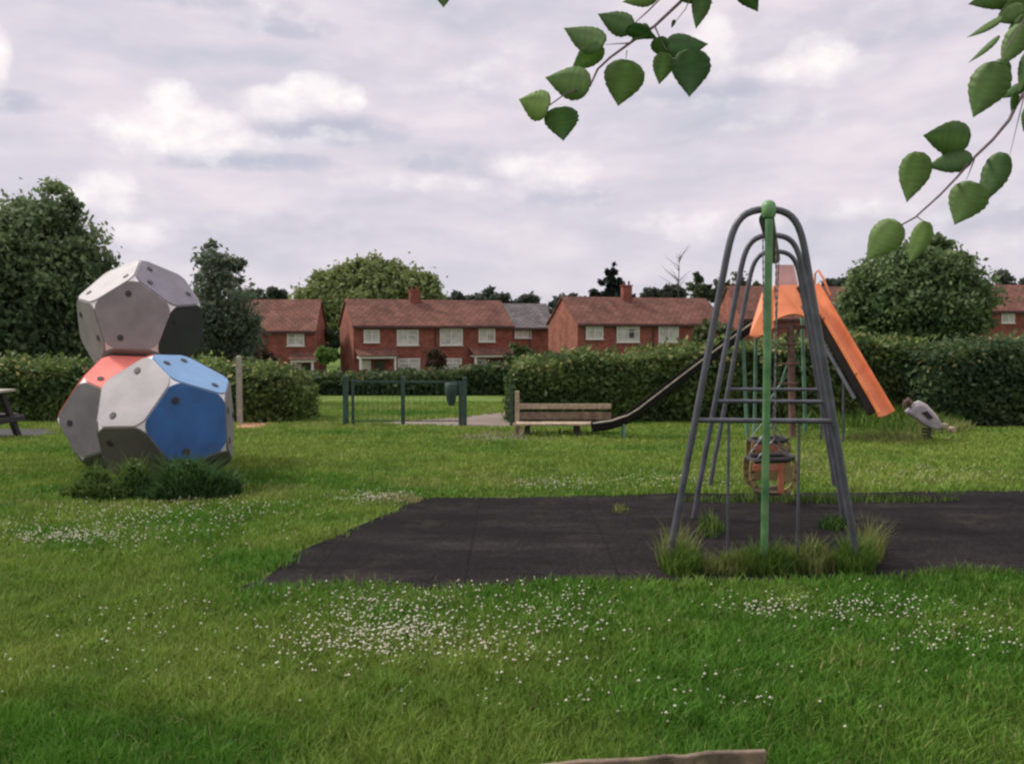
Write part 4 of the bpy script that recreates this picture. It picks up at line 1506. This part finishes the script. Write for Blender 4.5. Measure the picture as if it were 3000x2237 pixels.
# ------------------------------------------------------------------ houses
def house(name, label, ul, ur, Yd, theta, v_eave, v_ridge, wins, mats, chim=None, depth=7.4, extras=(), v_base=1100, group='brick houses beyond the hedge'):
    c_, s_ = math.cos(theta), math.sin(theta)
    x0 = (ul - CX) / F * Yd
    rr = (ur - CX) / F
    Lh = (rr * Yd - x0) / (c_ - rr * s_)
    ze = at(ul, v_eave, Yd).z
    g = min(float(zg(Yd)), at(ul, v_base, Yd).z) - .2
    He = ze - g
    # ridge height from the photo at mid depth
    ym = Yd + depth / 2 * c_
    Hr = at(ul, v_ridge, ym).z - g
    hs = empty(name, (x0, Yd, g), label, 'house', group, theta)

    def loc(u, v):
        r_ = (u - CX) / F
        xl = (r_ * Yd - x0) / (c_ - r_ * s_)
        return xl, at(u, v, Yd + xl * s_).z - g
    mb = MB()
    D = depth
    vs = [(0, 0, 0), (Lh, 0, 0), (Lh, D, 0), (0, D, 0), (0, 0, He), (Lh, 0, He), (Lh, D, He), (0, D, He), (0, D / 2, Hr), (Lh, D / 2, Hr)]
    mb.add(vs, [(0, 1, 5, 4), (2, 3, 7, 6)], 0)
    mb.add(vs, [(3, 0, 4, 8, 7), (1, 2, 6, 9, 5)], 1)
    mb.build('wall', [M[mats[0]], M[mats[1]]], hs, local=True)
    mb = MB()
    ov, og, th = .35, .15, .14
    sl = (Hr - He) / (D / 2)
    for sgn in (0, 1):
        ya, yb = (-ov, D / 2) if sgn == 0 else (D + ov, D / 2)
        za, zb_ = He - ov * sl, Hr
        pts = [(-og, ya, za + .05), (Lh + og, ya, za + .05), (Lh + og, yb, zb_ + .05), (-og, yb, zb_ + .05)]
        lo = [(x_, y_, z_ + th) for x_, y_, z_ in pts]
        mb.add(pts + lo, [(0, 1, 2, 3), (7, 6, 5, 4), (0, 4, 5, 1), (1, 5, 6, 2), (2, 6, 7, 3), (3, 7, 4, 0)])
    rf = mb.build('roof', M[mats[2]], hs, local=True)
    mb = MB()
    mb.box((Lh / 2, -ov - .06, He - ov * sl + .02), (Lh + .3, .12, .16))
    mb.box((Lh / 2, -ov / 2, He - ov * sl - .07), (Lh, ov - .02, .05))
    mb.build('gutter', M['fascia'], hs, local=True)
    if chim:
        u, vt = chim
        xl, zt_ = loc(u, vt)
        zt_ = at(u, vt, ym).z - g
        mb = MB()
        mb.box((xl, D / 2 - .3, (Hr - .6 + zt_) / 2), (1.0, .62, zt_ - Hr + .6))
        mb.box((xl, D / 2 - .3, zt_ + .05), (1.14, .76, .1))
        for q in (-.28, .28):
            mb.lathe((xl + q, D / 2 - .3, zt_ + .1), [(.12, 0), (.10, .4), (.12, .42)], 8)
        mb.build('chimney', M[mats[0]], rf, local=True)
    for (ua, va, ub, vb, kind) in wins:
        xa, za = loc(ua, va)
        xb, zb_ = loc(ub, vb)
        xm, zm, ww, wh = (xa + xb) / 2, (za + zb_) / 2, abs(xb - xa), abs(za - zb_)
        mb = MB()
        fw = .11
        mb.box((xm, -.03, zm + wh / 2 - fw / 2), (ww, .12, fw))
        mb.box((xm, -.03, zm - wh / 2 + fw / 2), (ww, .12, fw))
        for xx in (xm - ww / 2 + fw / 2, xm + ww / 2 - fw / 2, xm):
            mb.box((xx, -.03, zm), (fw, .118, wh - 2 * fw))
        if kind != 'dark':
            mb.box((xm, -.03, zm + wh * .14), (ww - 2 * fw, .116, .07))
        mb.box((xm, -.09, zm - wh / 2 - .04), (ww + .15, .2, .07))
        wo_ = mb.build('window', M['white'], hs, local=True)
        mb = MB()
        mb.box((xm, .0, zm), (ww - .02, .05, wh - .02))
        pn = mb.build('pane', M['pane_dk' if kind == 'dark' else 'pane'], wo_, local=True)
        if kind == 'half':
            mb = MB()
            mb.box((xm + ww * .12, -.035, zm + wh * .02), (ww * .3, .02, wh * .5))
            mb.build('open_casement', M['pane_dk'], wo_, local=True)
    for (kind, ua, va, ub, vb) in extras:
        xa, za = loc(ua, va)
        xb, zb_ = loc(ub, vb)
        if kind == 'porch':
            mb = MB()
            mb.box(((xa + xb) / 2, -.75, za), (xb - xa, 1.5, .22))
            mb.box((xa + .12, -1.3, za / 2), (.2, .2, za - .24))
            mb.box((xb - .12, -1.3, za / 2), (.2, .2, za - .24))
            pr = mb.build('porch', M['white'], hs, local=True)
            mb = MB()
            mb.box(((xa + xb) / 2 + (xb - xa) * .12, -.03, (za - .4) / 2), ((xb - xa) * .26, .08, za - .5))
            mb.build('door', M['pane_dk'], hs, local=True)
            mb = MB()
            mb.box((xa + (xb - xa) * .25, -.03, za * .62), ((xb - xa) * .26, .1, za * .45))
            wf = mb.build('window', M['white'], hs, local=True)
            mb = MB()
            mb.add([(xa - .2, -1.65, za + .12), (xb + .2, -1.65, za + .12), (xb + .2, -.01, za + .75), (xa - .2, -.01, za + .75),
                    (xa - .2, -1.65, za + .20), (xb + .2, -1.65, za + .20), (xb + .2, -.01, za + .83), (xa - .2, -.01, za + .83)],
                   [(0, 1, 2, 3), (7, 6, 5, 4), (0, 4, 5, 1), (1, 5, 6, 2), (2, 6, 7, 3), (3, 7, 4, 0)])
            mb.build('porch_roof', M['roof'], hs, local=True)
    # a downpipe between the two homes
    mb = MB()
    mb.tube([(Lh * .5, -.07, 0), (Lh * .5, -.07, He - .2)], .06, 6)
    mb.build('downpipe', M['fascia'], hs, local=True)
    return hs


BR = ('brick', 'brick2', 'roof')
house('brick_house', 'red brick house at left, half hidden by the slim tree, one upper window', 640, 924, 84, R(4), 966, 882, [(842, 975, 892, 1013, 'n'), (690, 978, 735, 1012, 'n')], BR, None,
      extras=[('porch', 858, 1056, 925, 1056)])
house('brick_house', 'long red brick house pair in the middle with white porches and a chimney', 1036, 1500, 85, R(21), 952, 880,
      [(1066, 966, 1112, 1003, 'n'), (1163, 966, 1226, 1011, 'n'), (1289, 962, 1355, 1011, 'n'), (1402, 963, 1450, 1001, 'n'), (1165, 1050, 1230, 1092, 'n'), (1300, 1050, 1352, 1090, 'n')], BR, (1241, 850),
      extras=[('porch', 1045, 1046, 1152, 1046), ('porch', 1378, 1042, 1500, 1042)])
house('grey_roof_house', 'set back red house under a grey tiled roof between the two pairs', 1486, 1618, 104, R(10), 958, 893, [(1508, 963, 1556, 990, 'n')], ('brick', 'brick', 'roof_grey'), None, depth=8)
house('brick_house', 'red brick house pair right of centre with a tall chimney, behind the bench hedge', 1692, 2120, 85, R(20), 946, 873,
      [(1716, 954, 1766, 993, 'n'), (1806, 954, 1872, 1002, 'half'), (1928, 952, 1986, 1002, 'n'), (2032, 955, 2076, 990, 'n')], BR, (1880, 835))
house('brick_house', 'red roofed house mostly hidden between the swing and the right tree', 2170, 2700, 90, R(8), 930, 842, [(2430, 945, 2470, 975, 'n')], BR, None)
house('brick_house', 'red roofed house at the far right edge with one small white window', 2770, 3260, 88, R(5), 908, 838, [(2930, 919, 2968, 946, 'n'), (3080, 919, 3130, 950, 'n')], BR, (3120, 790))

# ------------------------------------------------------------------ overhanging tree
tb_ = Vector((2.3, -1.6, 0))
over = empty('overhanging_tree', tb_, 'leafy tree whose broad pointed leaves hang into the top of the view', 'tree')
mb = MB()
mb.tube([tb_ - Vector((0, 0, .1)), tb_ + Vector((.03, .02, 1.2)), tb_ + Vector((-.05, .1, 2.4)), tb_ + Vector((-.1, .2, 3.8)), tb_ + Vector((-.05, .2, 5.4))], [.19, .15, .13, .10, .05], 12)
mb.build('trunk', M['bark'], over, smooth=True)
s0 = tb_ + Vector((-.07, .13, 2.9))
limbA_end = at(1760, -260, 1.85)
limbB_end = at(3250, -60, 1.7)
for pts, r0 in (([s0, s0 + Vector((-.6, 1.0, .7)), Vector((1.0, 1.1, 3.1)), limbA_end], .055), ([s0 + Vector((0, 0, -.2)), s0 + Vector((.0, 1.1, .25)), Vector((1.75, 1.3, 2.7)), limbB_end], .05)):
    mb = MB()
    P = [Vector(p) for p in pts]
    sm = []
    for k in range(13):
        t_ = k / 12
        sm.append(P[0] * (1 - t_) ** 3 + P[1] * 3 * t_ * (1 - t_) ** 2 + P[2] * 3 * t_ * t_ * (1 - t_) + P[3] * t_ ** 3)
    mb.tube(sm, [r0 * (1 - .92 * k / 12) for k in range(13)], 8)
    mb.build('limb', M['bark'], over, smooth=True)
ZA = lambda x_, y_: (1250 + x_ * .4513, y_ * .4513)
ZB = lambda x_, y_: (2400 + x_ * .4843, y_ * .4843)


def twig(fn, pts, Y0, Y1, r0, start=None):
    P = [at(*fn(*p), Y0 + (Y1 - Y0) * i / (len(pts) - 1)) for i, p in enumerate(pts)]
    if start is not None:
        P = [start] + P
    mb = MB()
    mb.tube(P, [r0 * (1 - .7 * i / (len(P) - 1)) for i in range(len(P))], 6)
    mb.build('twig', M['twig'], over, smooth=True)


twig(ZA, [(1800, -140), (1640, 20), (1480, 170), (1320, 280), (1190, 375), (1110, 450), (1060, 560), (900, 610), (775, 700)], 1.82, 1.66, .0042, limbA_end)
twig(ZA, [(1640, -130), (1440, 70), (1340, 160)], 1.84, 1.74, .003, limbA_end)
twig(ZA, [(1760, -120), (1680, 60), (1600, 160)], 1.80, 1.72, .0018, limbA_end)
twig(ZA, [(1480, 170), (1520, 260), (1560, 330)], 1.74, 1.72, .002)
twig(ZA, [(1320, 280), (1160, 290)], 1.72, 1.70, .0015)
twig(ZA, [(1300, 330), (1290, 400)], 1.71, 1.69, .0012)
twig(ZA, [(1900, -160), (2040, -110)], 1.84, 1.80, .002, limbA_end)
twig(ZA, [(900, -320), (110, -140)], 1.95, 1.9, .003, limbA_end)
twig(ZB, [(1500, 150), (1239, 560), (1190, 640), (1150, 725), (1050, 845), (940, 950), (840, 1065), (730, 1180), (580, 1315), (480, 1370)], 1.68, 1.55, .0045, limbB_end)
twig(ZB, [(1260, 500), (1210, 700), (1150, 950)], 1.64, 1.58, .0014)
twig(ZB, [(940, 960), (890, 1090)], 1.6, 1.58, .0014)
twig(ZB, [(1420, -60), (1260, 90), (1110, 330)], 1.66, 1.6, .003, limbB_end)
twig(ZB, [(1420, -60), (1240, -70)], 1.66, 1.6, .003, limbB_end)
twig(ZB, [(590, 1310), (645, 1350)], 1.56, 1.56, .0012)


def leaf(fn, base, tip, wpx, Yd, tone, roll=0.0, fold=.18, curl=.12, tiltd=.02):
    """broad pointed leaf between two photo points, wpx wide on the zoomed photo"""
    sc_ = .4513 if fn is ZA else .4843
    A_, B_ = at(*fn(*base), Yd), at(*fn(*tip), Yd + tiltd)
    ax = B_ - A_
    ln = ax.length
    ax.normalize()
    view = (A_ - Vector((0, 0, EYE))).normalized()
    sd = view.cross(ax).normalized()
    sd = (Matrix.Rotation(roll, 3, ax) @ sd)
    nn = ax.cross(sd).normalized()
    W = wpx * sc_ / F * Yd / 2
    if wpx < 80 and roll == 0:
        pass
    prof = [(0, .0), (-.02, .30), (.04, .62), (.14, .88), (.28, 1.0), (.42, .98), (.56, .84), (.70, .60), (.82, .36), (.92, .15), (1.0, 0.0)]
    vs, fs = [], []
    pr = prof
    tt_ = [pr[0][0], pr[1][0]] + [.01 + .99 * q / 30 for q in range(1, 31)]
    prof = [(q, float(np.interp(q, [p[0] for p in pr[1:]], [p[1] for p in pr[1:]])) if i else 0.0) for i, q in enumerate(tt_)]
    r_ = random.Random(int(base[0] * 7 + tip[1]))
    for i, (t_, k) in enumerate(prof):
        mid = A_ + ax * ln * t_ - nn * curl * ln * (t_ - .4) ** 2
        for j in (-1, -.5, 0, .5, 1):
            ser = 1 + ((.018 * (1 if (i // 2) % 2 else -1) + .025 * r_.uniform(-1, 1)) if abs(j) == 1 else 0)
            tt = (-0.0 if i else 0)
            vs.append(mid + sd * W * k * j * ser + nn * (fold * W * abs(j) * k) + ax * tt)
    for i in range(len(prof) - 1):
        for j in range(4):
            p = i * 5 + j
            fs.append((p, p + 1, p + 6, p + 5))
    bend = r_.uniform(-.35, .35)
    vs = [v - nn * (bend * W * ((v - A_).dot(ax) / ln) ** 2 * .8) + sd * (r_.uniform(-.15, .15) if False else 0) for v in vs]
    me = bpy.data.meshes.new('leaf')
    wl = Vector(over.location)
    me.from_pydata([tuple(v - wl) for v in vs], [], fs)
    c_ = me.color_attributes.new('Col', 'FLOAT_COLOR', 'POINT')
    a, b = np.array((.06, .14, .048)), np.array((.25, .37, .11))
    arr = np.ones((len(vs), 4), np.float32)
    tone2 = min(1.0, max(0.0, tone + r_.uniform(-.16, .22)))
    for i in range(len(vs)):
        j = i % 5
        v_ = a * (1 - tone2) + b * tone2
        arr[i, :3] = v_ * (1.3 if j == 2 else 1.0) * (1.07 if (i // 5 + abs(j - 2)) % 4 == 0 else 1.0) * r_.uniform(.86, 1.12)
    c_.data.foreach_set('color', arr.ravel())
    me.materials.append(M['leaf'])
    me.polygons.foreach_set('use_smooth', [True] * len(me.polygons))
    o = bpy.data.objects.new('leaf', me)
    C.objects.link(o)
    o.parent = over
    s_ = o.modifiers.new('thickness', 'SOLIDIFY')
    s_.thickness = .0006
    return o


for a in [((1055, 555), (765, 500), 215, 1.68, .45, .2), ((790, 700), (598, 645), 200, 1.66, .85, .1), ((868, 698), (888, 912), 225, 1.66, .40, 0),
          ((1150, 285), (890, 185), 190, 1.71, .55, .5), ((1140, 305), (935, 452), 150, 1.715, .50, -.3), ((1300, 395), (1240, 690), 265, 1.69, .42, .1),
          ((1545, 345), (1510, 550), 140, 1.72, .30, .2), ((1722, 325), (1705, 632), 250, 1.70, .12, 0), ((1560, 300), (1825, 290), 165, 1.735, .30, -.3),
          ((1300, 185), (1500, 250), 110, 1.74, .20, .5), ((1335, 185), (1112, 95), 155, 1.755, .28, .2), ((1500, -40), (1270, 15), 120, 1.79, .8, .3),
          ((1800, -70), (1750, 192), 125, 1.76, .45, .2), ((1640, -30), (1860, 20), 80, 1.77, .4, .3), ((1490, 250), (1560, 385), 120, 1.73, .25, .2),
          ((105, -160), (110, 52), 160, 1.9, .35, .1), ((2030, -115), (2152, 78), 150, 1.80, .22, .2), ((1610, 130), (1588, 185), 26, 1.72, .2, 0),
          ((1440, 170), (1330, 265), 90, 1.745, .25, .2), ((1235, 560), (1010, 590), 0.1, 1.68, .3, 0)]:
    if a[2] > 1:
        leaf(ZA, a[0], a[1], a[2], a[3], a[4], a[5])
for a in [((475, 1345), (285, 1572), 195, 1.55, .75, .1), ((650, 1345), (545, 1595), 125, 1.56, .7, .3), ((945, 1108), (820, 1362), 225, 1.57, .40, .1),
          ((1112, 930), (985, 1245), 160, 1.59, .22, .2), ((920, 950), (648, 1010), 140, 1.60, .38, .3), ((605, 925), (530, 1226), 185, 1.58, .45, .1),
          ((905, 850), (622, 815), 205, 1.60, .40, -.1), ((1085, 385), (930, 712), 230, 1.62, .42, .1), ((1245, 150), (1100, 405), 150, 1.63, .35, .2),
          ((1110, 105), (893, 238), 55, 1.63, .35, .6), ((1088, 222), (902, 388), 44, 1.62, .25, .6), ((1245, -70), (895, 30), 165, 1.66, .4, .1),
          ((1245, 50), (1055, 135), 120, 1.65, .35, .2), ((1245, 510), (1095, 595), 75, 1.64, .3, .5), ((1190, 560), (1165, 690), 50, 1.63, .25, .3), ((1140, 370), (1030, 480), 110, 1.625, .4, .2), ((1245, -20), (1010, -60), 150, 1.67, .3, .3), ((1260, 90), (1180, 330), 120, 1.645, .5, -.2),
          ((1290, 300), (1215, 560), 110, 1.62, .25, .3), ((1265, 0), (1080, 90), 120, 1.655, .5, -.3), ((1290, 640), (1235, 800), 90, 1.61, .4, .2), ((1150, -110), (930, -70), 150, 1.68, .5, .2), ((1240, 110), (1150, 180), 100, 1.65, .2, .5)]:
    leaf(ZB, a[0], a[1], a[2], a[3], a[4], a[5])
# the crown of that tree, above and behind the view
r_ = np.random.default_rng(77)
n_ = 2600
d = r_.normal(size=(n_, 3))
d /= np.linalg.norm(d, axis=1)[:, None]
P = np.array([2.2, -3.0, 5.8]) + d * (r_.random((n_, 1)) ** .4) * np.array([2.2, 1.7, 1.8])
V_, T_, C_ = cards(P, np.full(n_, .075), mixc((.03, .08, .02), (.11, .19, .04), r_.random(n_)), r_)
tri_object('crown', V_, T_, M['foliage'], C_, over)
